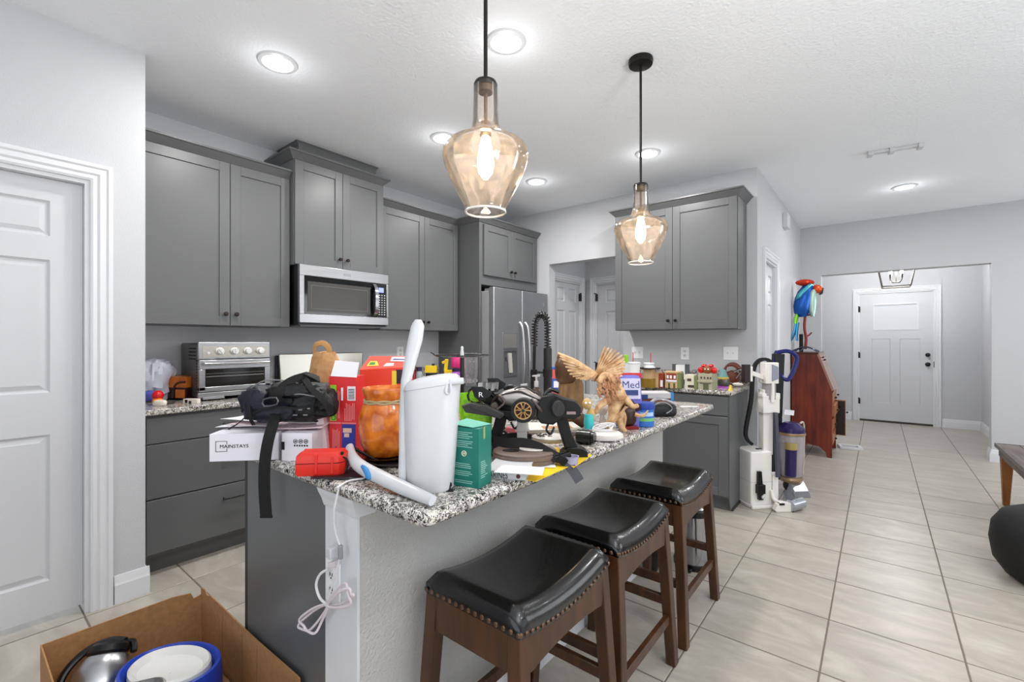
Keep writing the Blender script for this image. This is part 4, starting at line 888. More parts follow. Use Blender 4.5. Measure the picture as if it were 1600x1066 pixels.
# white power cord: from under the wand over the edge to the outlet, with a coiled bundle
cordm = M('white_cord', (226, 222, 224), .45)
t = thing('electric_cable', 'white power cord hanging over the counter end, coiled in a bundle by the outlet', 'cord', (0, 0, 0))
yy = .662
Wd = lambda px, py, y: tuple(atY(px, py, y))
a0, a1, a2 = atZ(570, 748, CT+.004), atZ(545, 752, CT+.004), atZ(528, 762, CT+.004)
e1 = Vector((a2.x-.012, .640, CT-.004))
b = B(); b.tube([a0, a1, a2, e1, Wd(522, 800, .636), Wd(524, 830, .645), Wd(531, 852, .650)], .0027, 8, sub=6); obj('upper_cord', b, cordm, t)
q = Vector(Wd(532, 862, .650)); b = B(); b.box(q.x-.006, q.x+.006, q.y-.005, q.y+.005, q.z-.020, q.z+.016); obj('inline_switch', b, M('switch_grey', (150, 150, 152), .5), t, bev=.002)
b = B(); b.tube([Wd(531, 872, .650), Wd(524, 900, .650), Wd(516, 925, .648), Wd(512, 945, .646)], .0027, 8, sub=6)
b.tube([Wd(513, 890, .655), Wd(500, 898, .645), Wd(494, 915, .64), Wd(500, 935, .642), Wd(512, 946, .646)], .0036, 8, sub=6); obj('lower_cord', b, cordm, t)
b = B(); C = Wd(512, 946, .646); rr = random.Random(5)
for (x1, y1, x2, y2) in ((468, 968, 482, 986), (466, 978, 492, 990), (545, 920, 552, 932), (540, 912, 548, 944)):
    s = -1 if x1 < 512 else 1
    P = [C, Wd((512+x1)/2, (946+y1)/2-6, .64+rr.uniform(-.01, .01)), Wd(x1, y1, .635+rr.uniform(-.012, .01)), Wd((x1+x2)/2-4*(-s)*0, (y1+y2)/2+2, .635), Wd(x2, y2, .64), Wd((512+x2)/2, (946+y2)/2+5, .646+rr.uniform(-.01, .005))]
    b.tube(P, .0034, 8, True, 6)
o = obj('cord_bundle', b, M('bundle_white', (222, 212, 216), .5), t); b = B(); b.tube([Vector(C)+Vector((.008*cos(a), .008*sin(a)*.8, .002)) for a in [i*pi/4 for i in range(8)]], .002, 6, True, 2); obj('twist_tie', b, whitep, o)
q = Vector(Wd(520, 884, .655)); b = B(); b.hexa([(q.x-.016, .648, q.z-.010), (q.x+.008, .655, q.z-.004), (q.x+.008, .668, q.z-.004), (q.x-.016, .664, q.z-.010), (q.x-.016, .648, q.z+.004), (q.x+.008, .655, q.z+.014), (q.x+.008, .668, q.z+.014), (q.x-.016, .664, q.z+.004)]); obj('angled_plug', b, M('plug_pink_white', (216, 208, 210), .5), t, bev=.002)
q = Vector(Wd(523, 862, .660)); tag(obj('night_adapter', B().box(q.x-.011, q.x+.012, .640, .668, q.z-.014, q.z+.016), whitep, bev=.003), 'small white square adapter plugged in above the outlet', 'adapter')
# book, papers, yellow folder
p = atZ(772, 748, CT); r_ = radians(44)
t = thing('book', 'white-spined book lying flat at the counter edge, spine lettered MARINES', 'book', (p.x-.02, p.y-.016, CT), radians(26.5))
obj('book_block', B().box(.0, .112, .006, .16, .002, .020), paper, t, smooth=False); b = B(); b.box(-.002, .115, 0, .165, 0, .002); b.box(-.002, .115, 0, .165, .020, .022); b.box(-.002, .115, 0, .003, 0, .022); obj('cover', b, whitep, t, smooth=False)
text(t, 'MARINES', .0245, (.000, -.0006, .0035), tx, sx=.66); b = B(); b.cyl((.094, -.0008, .011), (.094, 0, .011), .006, n=12); obj('spine_emblem', b, M('maroon', (90, 40, 44), .5), t)
def flat_sheet(name, lab, cat, P, z, th, mat):
    b = B(); b.prism([tuple(atZ(x, y, CT).xy) for x, y in P], CT+z, CT+z+th, 'xy'); return tag(obj(name, b, mat, smooth=False), lab, cat)
yel = M('yellow_folder', (236, 196, 30), .6)
flat_sheet('folder', 'yellow paper folder under the book and papers, its corner over the granite', 'folder', [(800, 745), (836, 753.5), (905, 723), (870, 700), (800, 722)], .0, .0018, yel)
flat_sheet('envelope', 'yellow envelope corner sticking out right of the black strap', 'envelope', [(896, 733), (925, 713), (898, 706), (870, 716)], .002, .0018, yel)
p = atZ(812, 735, CT+.024); sheet('top white paper sheet on the book beneath the grey disc base', (p.x, p.y, CT+.024), radians(30), .13, .08, seed=1, curl=.001)
p = atZ(835, 722, CT+.004); sheet('white paper sheet on the yellow folder beside the book', (p.x, p.y, CT+.005), radians(34), .13, .12, seed=3, curl=.001, m=M('grey_white_paper', (222, 220, 216), .8))
# brown-grey ribbed disc base
t, k = small('disc_base', 'round taupe ribbed disc base lying on the papers under the black strap', 'base', 820, 722, dz=.006)
tp = M('taupe_ribbed', (112, 96, 88), .5)
b = SB(k); b.lathe([(46, 0), (50, 1), (51, 5), (49, 6), (50, 7), (51, 11), (49, 12), (49.5, 15), (46, 17), (30, 16.5), (0, 16)], 44, sy=.85); obj('disc_body', b, tp, t, ang=25)
obj('center_hole', SB(k).lathe([(13, 16.2), (13, 17.5), (0, 17.6)], 20, c=(-22, -10, 0), sy=.7), black_mt, t)
# white discs with printed marks
t, k = small('vent_cover', 'white oval disc with black scribbled marks on the taupe disc', 'disc', 862, 706, dz=.034)
obj('plate', SB(k).lathe([(20, 0), (29, 5), (31, 8), (29, 9), (0, 10)], 40, sy=.8), M('bone_white', (220, 214, 206), .35), t)
b = SB(k); rr = random.Random(9)
for i in range(10): x, y = rr.uniform(-26, -4), rr.uniform(-10, 14); b.box(x, x+rr.uniform(4, 11), y, y+1.3, 9.6, 10.5, RZ(rr.uniform(-1.2, 1.2)))
obj('black_marks', b, tx, t, smooth=False)
t, k = small('bowl_lid', 'small white lid half hidden under the black strap', 'lid', 834, 722, dz=.028)
obj('lid_shell', SB(k).lathe([(8, 0), (20, 4), (23, 7), (22, 8), (0, 8)], 36, sy=.75), M('bone_white'), t)
# black headset strap
t, k = small('head_strap', 'wide black head strap with a grey tail drooping over the counter edge', 'strap', 822, 716)
b = SB(k); b.ribbon([(-50, 4, 25), (-32, -10, 25), (-6, -18, 27), (14, -28, 24), (32, -40, 17), (46, -46, 12), (60, -42, 14)], 16, 2.2, ((0, .2, 1), (.3, .7, .6)), sub=6); obj('strap_band', b, black_mt, t)
b = SB(k); b.ribbon([(-50, 8, 25), (-48, 26, 26), (-20, 36, 28), (10, 32, 26)], 8, 2, (0, .3, 1)); obj('back_band', b, black_mt, t)
b = SB(k); b.box(44, 58, -52, -40, 3, 15, RY(.6)); b.cyl((40, -46, 10), (64, -44, 17), 4.5, n=10); obj('buckle', b, black_pl, t, bev=.001)
b = SB(k); b.ribbon([(53, -46, 9), (60, -51, 3), (68, -57, -7), (75, -60, -18)], 14, 1.6, (.75, .3, .6)); obj('strap_tail', b, M('grey_webbing', (70, 70, 74), .7), t)
t, k = small('jar_lid', 'small clear plastic cup behind the strap buckle on the yellow envelope', 'cup', 893, 728, dz=.004); obj('cup_body', SB(k).lathe([(9, 0), (11, 12), (12, 13), (10, 13), (8, 1), (0, 1)], 20), M('lilac_plastic', (180, 176, 205), .2, alpha=.8), t)
# RC buggy
def wheel(b, c, r, w_, k, ax=Vector((0, 1, 0))): pass
t, k = small('rc_buggy', 'black remote-control buggy with silver canopy, gold-spoked wheels and rear wing', 'toy car', 818, 716)
rub = M('tyre_rubber', (24, 23, 23), .7); gold = M('gold_rim', (214, 168, 112), .3, .5); car = M('pearl_canopy', (176, 170, 166), .28, .4)
def whl(x, y, z, R, w_, rz):
    T = Matrix.Scale(k, 4) @ Matrix.Translation((x, y, z)) @ Matrix.Rotation(rz, 4, 'Z') @ Matrix.Rotation(pi/2, 4, 'X')
    b = B(T); b.rings([[(r*cos(2*pi*i/36), r*sin(2*pi*i/36), zz) for i in range(36)] for r, zz in ((R*.72, -w_/2), (R*.97, -w_/2), (R, -w_*.3), (R, w_*.3), (R*.97, w_/2), (R*.72, w_/2))], closed=True); o = obj('tyre', b, rub, t)
    b = B(T); b.rings([[(r*cos(2*pi*i/30), r*sin(2*pi*i/30), zz) for i in range(30)] for r, zz in ((R*.64, -w_*.4), (R*.72, -w_*.4), (R*.72, w_*.42), (R*.64, w_*.42))], closed=True)
    for i in range(10):
        a = 2*pi*i/10; b.box(R*.12, R*.68, -R*.035, R*.035, w_*.25, w_*.40, None) if 0 else b.tube([(R*.14*cos(a), R*.14*sin(a), w_*.36), (R*.42*cos(a+.12*(-1)**i), R*.42*sin(a+.12*(-1)**i), w_*.40), (R*.68*cos(a), R*.68*sin(a), w_*.36)], R*.045, 5, sub=1)
    obj('rim', b, gold, o)
    b = B(T); b.cyl((0, 0, -w_*.2), (0, 0, w_*.46), R*.12, n=10); obj('hub', b, M('hub_green', (20, 60, 52), .4, .4), o)
    b = B(T); b.cyl((0, 0, -w_*.2), (0, 0, w_*.1), R*.66, n=24); obj('wheel_disc', b, M('wheel_dark_brown', (60, 30, 16), .5), o)  # dark brown disc closing the rim behind the spokes
whl(0, -2, 75, 19, 18, -.15); whl(16, 52, 84, 15, 12, -.12); whl(-78, 50, 92, 15, 12, -.12)
b = SB(k); b.hexa([(-68, 10, 66), (6, 6, 62), (6, 44, 64), (-68, 44, 70), (-68, 10, 74), (8, 4, 70), (8, 44, 72), (-68, 44, 76)]); b.tube([(0, -2, 75), (10, 26, 76), (16, 52, 84)], 2, 6, sub=1); b.tube([(-60, 10, 78), (-76, 44, 90)], 2, 6, sub=1); obj('chassis', b, black_pl, t, bev=.001)
b = SB(k); R = []
for x, w_, z0, z1 in ((-40, 8, 88, 96), (-30, 14, 80, 103), (-12, 16, 76, 108), (6, 17, 74, 107), (20, 15, 74, 98), (34, 9, 76, 88), (40, 4, 77, 82)): R.append([(x, 22+w_*cos(a), (z0+z1)/2+(z1-z0)/2*sin(a)) for a in [2*pi*i/16 for i in range(16)]])
b.rings(R); obj('canopy', b, car, t, ang=50)
b = SB(k)
for s in (-1, 1): b.tube([(-34, 22+s*10, 97), (-8, 22+s*14, 103), (8, 22+s*15, 97), (30, 22+s*10, 86)], 1.6, 6); b.tube([(-14, 22+s*12, 106), (2, 22+s*4, 109), (18, 22+s*12, 100)], 1.4, 6)
obj('roof_ridges', b, M('dark_trim', (48, 44, 42), .4), t)
b = SB(k); b.hexa([(-74, 8, 98), (-40, 10, 102), (-40, 52, 112), (-74, 52, 110), (-74, 8, 101), (-40, 10, 105), (-40, 52, 115), (-74, 52, 113)]); b.tube([(-56, 20, 104), (-46, 24, 90)], 2, 6, sub=1); b.tube([(-56, 40, 108), (-44, 30, 90)], 2, 6, sub=1)
for x in (-66, -56, -46): b.box(x, x+4, 10, 50, 108, 111, RX(.2))
wg = obj('rear_wing', b, black_pl, t)
for y, dz, dx in ((4, 0, 0), (56, 9, 22)): b = SB(k); b.prism([(-82+dx, 111+dz), (-77+dx, 95+dz), (-67+dx, 88+dz), (-52+dx, 96+dz), (-50+dx, 102+dz), (-64+dx, 111+dz)], y-1.5, y+1.5); obj('wing_end_plate', b, black_pl, wg, smooth=False)
text(wg, 'R', 11, (-71*k, (2.2)*k, 95*k), paper).scale = (k*1.2, k, k)
b = SB(k); b.box(8, 38, 0, 24, 64, 76); b.tube([(12, 0, 92), (26, -4, 76), (36, 6, 66)], 2.5, 6); obj('front_shock', b, M('grimy_metal', (92, 80, 76), .4, .6), t, bev=.0006); b = SB(k); b.tube([(-50, 20, 84), (-40, 10, 96), (-30, 4, 86), (-44, 2, 74)], 2.2, 6); b.cyl((-46, 6, 80), (-46, 22, 80), 6, n=10); obj('rear_shock', b, M('grimy_metal', (92, 80, 76), .4, .6), t, bev=.0006)
b = SB(k); b.prism([(-52, 66), (-90, 72), (-96, 82), (-82, 86), (-58, 82), (-30, 68), (-36, 62)], -8, 8); b.prism([(-84, 80), (-60, 84), (-30, 70), (-40, 64)], -9.2, 10); obj('front_bumper', b, M('scuffed_black', (52, 50, 50), .42), t, bev=.002)
b = SB(k); b.hexa([(-12, 8, 40), (10, 8, 40), (10, 20, 40), (-12, 20, 40), (-6, 4, 58), (6, 4, 58), (6, 16, 62), (-6, 16, 62)]); b.box(-10, 6, 10, 20, 20, 60); obj('display_stand', b, M('clear_stand', (206, 202, 198), .15, alpha=.55), t)
# pistol-grip transmitters
def transmitter(lab, px, py, dz, rz, face=True, tilt=0):
    t, k = small('rc_transmitter', lab, 'remote control', px, py, rz=rz, dz=dz); k *= .86; t.scale = (1, 1, 1.2)
    if tilt: t.rotation_euler = (tilt, 0, YAW+rz)
    b = SB(k); b.prism([(-40, 62), (-38, 78), (-30, 92), (-8, 96), (8, 90), (30, 86), (40, 76), (40, 64), (26, 58), (6, 60), (-10, 50), (-32, 52)], -14, 14); obj('head', b, black_pl, t, bev=.003)
    b = SB(k); b.rings([[(x-w_, y-9, z), (x+w_, y-9, z), (x+w_+2, y, z), (x+w_, y+9, z), (x-w_, y+9, z), (x-w_-2, y, z)] for x, y, z, w_ in ((30, 0, 6, 12), (24, 0, 14, 11), (12, 0, 40, 9), (6, 0, 60, 9))]); obj('grip', b, black_mt, t, bev=.002)
    b = SB(k); b.prism([(4, 0), (52, 0), (52, 10), (40, 16), (18, 16), (4, 8)], -14, 14); obj('battery_base', b, black_pl, t, bev=.002)
    b = SB(k); b.cyl((-2, -17, 76), (-2, -13, 76), 15, n=24); o = obj('wheel_guard', b, black_mt, t); b = SB(k); b.cyl((-2, -30, 76), (-2, -16, 76), 11, n=24); b.cyl((-2, -31, 76), (-2, -30, 76), 4, n=12); obj('steering_wheel', b, M('wheel_rubber', (44, 43, 43), .7), o)
    b = SB(k); b.tube([(-18, -8, 52), (-22, -10, 42), (-14, -10, 36), (-8, -8, 46)], 2, 6); obj('trigger', b, black_pl, t)
    b = SB(k); b.box(14, 30, -15, -14, 66, 70); obj('silver_mark', b, M('silver_mark', (150, 130, 130), .4), t)
    b = SB(k); b.tube([(-26, 0, 92), (-14, 4, 101), (2, 4, 97)], 3, 8); obj('carry_loop', b, black_pl, t)
    return t
transmitter('black pistol-grip toy-car remote standing upright right of the buggy', 872, 714, .0, .0)
transmitter('black pistol-grip toy-car remote lying left of the buggy, behind the green carton', 790, 708, .0, 2.9)
# small pink-grey toy car under the buggy
t, k = small('toy_car', 'small pink and grey toy racing car under the buggy', 'toy car', 800, 690)
b = SB(k); b.hexa([(-22, 0, 5), (22, 0, 5), (22, 22, 5), (-22, 22, 5), (-20, 2, 15), (20, 2, 10), (20, 20, 10), (-20, 20, 15)]); b.hexa([(-12, 3, 14), (8, 3, 12), (8, 18, 12), (-12, 18, 14), (-8, 5, 21), (4, 5, 19), (4, 16, 19), (-8, 16, 21)]); obj('car_body', b, M('pink_red_paint', (186, 96, 100), .3), t, bev=.002)
for x in (-15, 15):
    for y in (-2, 24): b = SB(k); b.cyl((x, y-3, 9), (x, y+3, 9), 9, n=18); o = obj('wheel', b, rub, t); b = SB(k); b.tube([(x+5*cos(a), y-3.2, 9+5*sin(a)) for a in [i*pi/6 for i in range(12)]], .8, 5, True, 1); obj('wheel_ring', b, paper, o)
# magazines under the transmitter
for i, (lab, px, py, dz, rz, c_) in enumerate([('dark magazine at the bottom of the stack behind the buggy wheel', 872, 690, .0, .25, (60, 44, 40)), ('pale landscape-cover magazine on top of the stack behind the buggy wheel', 868, 684, .012, .12, (226, 222, 216))]):
    t, k = small('magazine', lab, 'magazine', px, py, rz=rz, dz=dz)
    obj('pages', SB(k).box(-42, 42, 0, 62, 0, 7), M('page_grey', (190, 178, 160), .8), t, smooth=False); obj('cover', SB(k).box(-43, 43, -1, 63, 7, 8), M('cover_%d' % i, c_, .3), t, smooth=False)
    if i: obj('cover_picture', SB(k).box(-18, 30, 6, 26, 8, 8.3), M('orange_print', (186, 130, 90), .4), t, smooth=False); obj('cover_strip', SB(k).box(-10, 42, 1, 6, 8, 8.3), M('olive_print', (130, 140, 96), .4), t, smooth=False)
# lime bag
t, k = small('gift_bag', 'crumpled lime green bag behind the green carton', 'bag', 742, 706)
b = SB(k); rr = random.Random(6)
G = []
for z, x0, x1 in ((0, -14, 24), (30, -20, 26), (55, -25, 26), (84, -30, 20), (90, -26, 22)):
    G.append([(x0+(x1-x0)*(i/14)+rr.uniform(-1, 1), 10-7*sin(pi*i/14)+rr.uniform(-1.5, 1.5), z+(6 if z > 80 else 0)*(i/14)+rr.uniform(-1, 1)) for i in range(15)]+[(x1-(x1-x0)*(i/14), 14+9*sin(pi*i/14)+rr.uniform(-1.5, 1.5), z) for i in range(15)])
b.rings(G); obj('bag_body', b, M('lime_foil', (150, 218, 34), .45, var=(60, (112, 186, 20))), t, ang=15)
# black strap basket behind green carton
t, k = small('headphones', 'black curved headband lying behind the green carton', 'headphones', 735, 716); b = SB(k); b.tube([(-22, 0, 4), (-16, 4, 22), (0, 8, 30), (20, 8, 28), (34, 4, 10)], 4, 8, flat=.6); obj('headband', b, black_pl, t); b = SB(k); b.ball((-22, 0, 8), (6, 8, 8), 10); b.ball((34, 4, 8), (6, 8, 8), 10); obj('ear_cup', b, black_mt, t)
# black cylinder beside the transmitter
t, k = small('canister', 'short black cylinder lying on its side right of the toy-car remote', 'cap', 915, 694)
b = SB(k); b.cyl((-12, 4, 11), (8, -6, 11), 11, n=20); b.cyl((8, -6, 11), (13, -8.5, 11), 9, n=20); obj('cylinder_body', b, M('smoky_black', (26, 26, 24), .25), t, bev=.001)
# white lamp base + ring + clear sphere
t, k = small('charging_dock', 'white oval dock with loops of white cable on it', 'dock', 946, 688)
obj('dock_body', SB(k).lathe([(26, 2), (28, 5), (27, 10), (22, 13), (0, 14)], 36, sy=.7), M('bone_white'), t); [obj('dock_foot', SB(k).cyl((x, -12, 0), (x, -12, 3), 2, n=8), whitep, t) for x in (-12, 12)]
b = SB(k)
for i in range(4): b.tube([(-4+i*1.5+15*cos(a), 4+9*sin(a), 15+i*1.8+7*max(0, sin(a+i))) for a in [2*pi*j/12 for j in range(12)]], 1.1, 6, True, 3)
obj('cable_loops', b, cordm, t)
t, k = small('glass_sphere', 'frosted round glass knob standing above the white cable loops', 'ornament', 942, 672, dz=.012); b = SB(k); b.ball((0, 4, 26), 8.5, 18); b.lathe([(6, 0), (5, 8), (3, 18), (4, 19), (0, 19)], 14, c=(0, 4, 0)); obj('sphere', b, M('frosted_glass', (228, 222, 218), .25, alpha=.85), t)
# brown carved figurine
carv = M('carved_brown', (110, 78, 48), .4, var=(18, (62, 38, 22))); lt = M('carved_tan', (158, 128, 88), .6, var=(40, (110, 82, 52), (1, 1, .3)))
t, k = small('wooden_figurine', 'brown carved wooden animal figurine with dark head, left of the winged horse', 'figurine', 894, 668)
b = SB(k); blob(b, (0, 14, 46), (20, 17, 40), 2, .04); obj('body', b, lt, t, ang=60); b = SB(k); blob(b, (-8, 10, 88), (18, 17, 22), 4, .03); b.ball((-18, 10, 108), (5, 4, 8), 8); obj('head', b, carv, t, ang=60)
b = SB(k); b.ball((10, -6, 12), (13, 12, 12), 14); b.ball((-12, -4, 12), (12, 12, 12), 14); obj('paws', b, carv, t)
# winged horse
t, k = small('winged_horse', 'tan resin winged horse figurine rearing with spread feathered wings', 'figurine', 958, 678)
V = [(6, 10, 44), (14, 14, 30), (12, 12, 18), (18, 12, 4), (24, 8, 1), (2, 2, 26), (-8, 0, 14), (-2, -2, 3), (4, -6, 1), (6, 6, 62), (2, 4, 78), (-6, 2, 88), (-14, -2, 92), (-22, -8, 84), (-26, -10, 79), (18, 0, 56), (30, -6, 42), (38, -8, 46), (-10, -2, 52), (-24, -8, 44), (-30, -8, 32), (16, 20, 40), (24, 24, 22), (22, 22, 4)]
Ed = [(0, 1), (1, 2), (2, 3), (3, 4), (0, 5), (5, 6), (6, 7), (7, 8), (0, 9), (9, 10), (10, 11), (11, 12), (12, 13), (13, 14), (9, 15), (15, 16), (16, 17), (9, 18), (18, 19), (19, 20), (1, 21), (21, 22), (22, 23)]
Rr = [13, 11, 6, 4.5, 3.5, 9, 5.5, 4.5, 3.5, 13, 10, 8, 7, 5, 3.5, 6.5, 4.5, 3.5, 7, 5, 3.5, 4, 4, 2]
skin('body', [tuple(c*k for c in v) for v in V], Ed, [r*k for r in Rr], tanm, t, 2)
def wing(tx_, root, tips, n, w_):
    b = SB(k); rt = Vector(root)
    for i in range(n):
        u = i/(n-1); tip = Vector([interp([q[j] for q in tips], u) for j in range(3)]); mid = rt.lerp(tip, .5)+Vector((0, -3, 3))
        wv = (tip-rt).cross(Vector((0, 1, 0))); b.tube([rt.lerp(tip, .05), mid, rt.lerp(tip, .85)+Vector((0, -1, 1)), tip], [w_*.5, w_, w_*.95, w_*.5], 6, sub=3, flat=.5)
    for i in range(n-2):
        u = (i+.5)/(n-2); tip = Vector([interp([q[j] for q in tips], u) for j in range(3)]); b.tube([rt, rt.lerp(tip, .35)+Vector((0, -5, 2)), rt.lerp(tip, .6)+Vector((0, -5, 0))], [w_*.8, w_*1.1, w_*.6], 6, sub=3, flat=.5)
    return obj(tx_, b, tanm, t, ang=60)
wing('wing', (-28, 12, 82), [(-10, 12, 136), (0, 10, 133), (11, 13, 128), (19, 10, 120), (22, 13, 110), (21, 10, 100), (16, 8, 90)], 12, 3.3)
wing('wing', (-22, 8, 92), [(-86, 8, 126), (-80, 4, 116), (-74, 6, 104), (-68, 0, 93), (-58, 2, 86), (-46, -4, 84), (-34, -4, 82)], 13, 2.9)
b = SB(k); rr = random.Random(12)
for i in range(44): x, z = rr.uniform(-22, 12), rr.uniform(60, 94); b.tube([(x, 0, z), (x-3+rr.uniform(-4, 4), -8, z-4), (x-4+rr.uniform(-3, 3), -10, z-9), (x-1, -9, z-13)], [1.2, 1.6, .7], 5, sub=2)
obj('mane', b, M('brown_mane', (150, 92, 62), .55, var=(30, (200, 150, 110))), t)
# small teal + yellow toy
t, k = small('toy_figure', 'small yellow and teal toy bird between the two figurines', 'toy', 924, 684); b = SB(k); b.lathe([(7, 0), (8, 10), (7, 22), (0, 22)], 14, c=(-4, 0, 14)); obj('teal_base', b, M('teal_plastic', (60, 185, 190), .35), t)
b = SB(k); b.ball((0, 6, 32), (7, 6, 13), 12); b.ball((-6, 4, 52), (8, 7, 9), 12); obj('yellow_body', b, M('yellow_toy', (206, 166, 84), .5, var=(40, (180, 150, 110))), t); b = SB(k); b.ball((-9, -2, 54), 2, 8); b.ball((-3, -3, 54), 2, 8); obj('eyes', b, paper, t)
# blue-purple snack bag
t, k = small('snack_bag', 'purple and white snack bag with red top band, lettered Med', 'bag', 985, 668, dz=0)
b = SB(k); R = []
for z, w_, d_ in ((0, 20, 9), (20, 21, 11), (50, 20, 9), (72, 19, 5), (82, 19, 1.5)): R.append([(w_*math.copysign(abs(cos(a))**.6, cos(a)), 10+d_*sin(a), z) for a in [2*pi*i/20 for i in range(20)]])
b.rings(R); obj('bag_body', b, M('purple_foil', (120, 116, 200), .35, var=(8, (80, 76, 168))), t, ang=40)
b = SB(k); b.rings([[(x*20, 10+y, z) for x, y in ((-1, -1.8), (1, -1.8), (1, 1.8), (-1, 1.8))] for z in (76, 84)]); obj('red_top_band', b, M('red_print', (200, 30, 36), .45), t, smooth=False)
b = SB(k); b.box(-18, 16, 1.2, 3.4, 44, 76, RX(-.12)); obj('white_front', b, M('white_lilac_print', (206, 204, 232), .5), t, smooth=False)
text(t, 'Med', 16, (-13*k, 1.0*k, 61*k), M('navy_print'), rot=(pi/2-.12, 0, 0)).scale = (k, k, k); obj('navy_band', SB(k).box(-13, 12, -.9, .9, 50, 58, RX(-.12)), M('navy_print'), t)
b = SB(k); b.ball((-2, 0, 36), (9, 3, 8), 10); b.ball((9, 0, 31), (8, 3, 7), 10); obj('berry_print', b, M('dark_berry', (44, 16, 30), .3), t)
# brown horned figurine with red base
t, k = small('buffalo_figurine', 'dark brown horned bull figurine on a red base behind the winged horse', 'figurine', 984, 672)
b = SB(k); b.box(-10, 14, 0, 14, 0, 5); obj('red_base', b, M('dark_red_lacquer', (130, 16, 20), .3), t, bev=.001); b = SB(k); blob(b, (0, 8, 20), (12, 10, 15), 6, .05); obj('head', b, M('dark_brown_resin', (50, 26, 20), .3), t, ang=60)
b = SB(k); b.tube([(-10, 0, 30), (-18, -2, 26), (-20, -4, 34)], [3, 1], 6); b.tube([(8, 0, 24), (20, -3, 22), (27, -5, 31)], [3.6, 1], 6); obj('horns', b, tanm, t)
# blue jar
t, k = small('wipes_jar', 'short blue plastic jar with blue screw lid and green label text', 'jar', 1010, 668)
obj('jar_body', SB(k).lathe([(15, 0), (16, 1), (16, 27), (15, 28), (0, 28)], 30, c=(0, 14, 0)), M('blue_jar', (54, 110, 190), .25), t); obj('screw_lid', SB(k).lathe([(16.6, 27), (17, 28), (16.6, 36), (15.5, 37), (0, 37)], 30, c=(0, 14, 0)), M('blue_lid', (38, 70, 160), .3), t)
b = SB(k); b.rings([[(16.3*cos(a), 14+16.3*sin(a), z) for a in [-2.5+1.9*i/10 for i in range(11)]]+[(15.9*cos(a), 14+15.9*sin(a), z) for a in [-2.5+1.9*(10-i)/10 for i in range(11)]] for z in (9, 14)]); obj('green_label_band', b, M('green_label', (110, 180, 110), .4), t)
b = SB(k); b.rings([[(16.3*cos(a), 14+16.3*sin(a), z) for a in [-2.5+1.7*i/10 for i in range(11)]]+[(15.9*cos(a), 14+15.9*sin(a), z) for a in [-2.5+1.7*(10-i)/10 for i in range(11)]] for z in (17, 23)]); obj('pale_label_band', b, M('pale_blue_label', (170, 200, 230), .4), t)
# black bag with sunglasses, brown tray box
t, k = small('sunglasses_pouch', 'slumped black fabric pouch at the right end of the island', 'pouch', 1034, 652); b = SB(k); blob(b, (0, 16, 9), (28, 18, 12), 8, .07); obj('pouch_body', b, blk, t, ang=50)
b = SB(k); b.tube([(-18, -4, 16), (-4, -8, 24), (10, -4, 20), (16, 0, 12), (6, -4, 6)], 1, 6); b.tube([(-20, 0, 20), (-8, 0, 28), (8, 4, 26), (22, 6, 20)], 2.6, 8, flat=.5); obj('drawstring', b, M('silver_cord', (150, 150, 155), .3, .6), t)
t, k = small('shoebox_lid', 'shallow brown box with pale rim and blue corner behind the blue jar', 'box', 1024, 644); b = SB(k)
b.hexa([(-28, 4, 0), (22, 4, 0), (20, 34, 0), (-28, 34, 0), (-28, 0, 24), (27, 0, 24), (24, 38, 24), (-28, 38, 24)]); obj('box_body', b, M('brown_card', (122, 74, 44), .5), t, smooth=False)
b = SB(k); b.box(-28.5, 27.5, -.6, 38.5, 21, 29); obj('pale_rim', b, M('pale_grey_card', (190, 186, 188), .5), t, smooth=False); b = SB(k); b.box(24, 28.5, -1, 6, 14, 30); obj('blue_corner', b, M('blue_plastic'), t, smooth=False); b = SB(k); b.box(-28, -12, -1.2, 0, 20, 27); obj('navy_print', b, M('navy_print'), t, smooth=False)
# white card on the far end
p = atZ(1077, 636, CT); o = sheet('small white card lying alone at the far end of the island', (p.x, p.y, CT+.002), YAW, .10, .035, curl=0, m=M('gloss_card', (245, 245, 245), .3), name='card')
# faucet + soap pumps
t = thing('kitchen_faucet', 'black pull-down spring faucet on the island', 'faucet', (-1.40, 2.055, CT), radians(174)); fy = 0
b = B(); b.lathe([(.028, 0), (.028, .006), (.0225, .012), (.0225, .335), (.021, .34), (0, .34)], 24); obj('riser', b, blackm, t)
arc = [(0, 0, .34), (0, 0, .42)]+[(.046-.046*cos(a), .0, .465+.058*sin(a)) for a in [pi*i/10 for i in range(0, 11)]]+[(.094, 0, .42), (.096, 0, .35)]
b = B(); b.tube(arc, .0065, 10, sub=3); obj('hose', b, blackm, t)
cr = crom([Vector(q) for q in arc], 12); L = [0]
for i in range(1, len(cr)): L.append(L[-1]+(cr[i]-cr[i-1]).length)
pts = []; turns = 26; N = turns*12; j = 0
for i in range(N):
    s = L[-1]*i/(N-1)
    while j < len(L)-2 and L[j+1] < s: j += 1
    q = cr[j].lerp(cr[j+1], (s-L[j])/max(1e-6, L[j+1]-L[j])); d = (cr[j+1]-cr[j]).normalized(); u = Vector((0, 1, 0)); w_ = d.cross(u).normalized(); a = 2*pi*turns*i/N
    pts.append(q+u*.0175*cos(a)+w_*.0175*sin(a))
b = B(); b.tube(pts, .0030, 6, sub=1); obj('spring', b, blackm, t)
b = B(); b.cyl((.096, 0, .35), (.10, 0, .20), .009, n=12); b.cyl((.100, 0, .22), (.102, 0, .10), .0165, .019, 16); b.cyl((.114, -.01, .18), (.116, -.01, .14), .006, n=8); obj('spray_head', b, blackm, t)
b = B(); b.cyl((0, 0, .205), (.10, 0, .205), .006, n=10); b.cyl((0, 0, .185), (0, 0, .225), .026, n=20); b.cyl((.101, 0, .19), (.101, 0, .215), .020, n=16); obj('docking_arm', b, blackm, t)
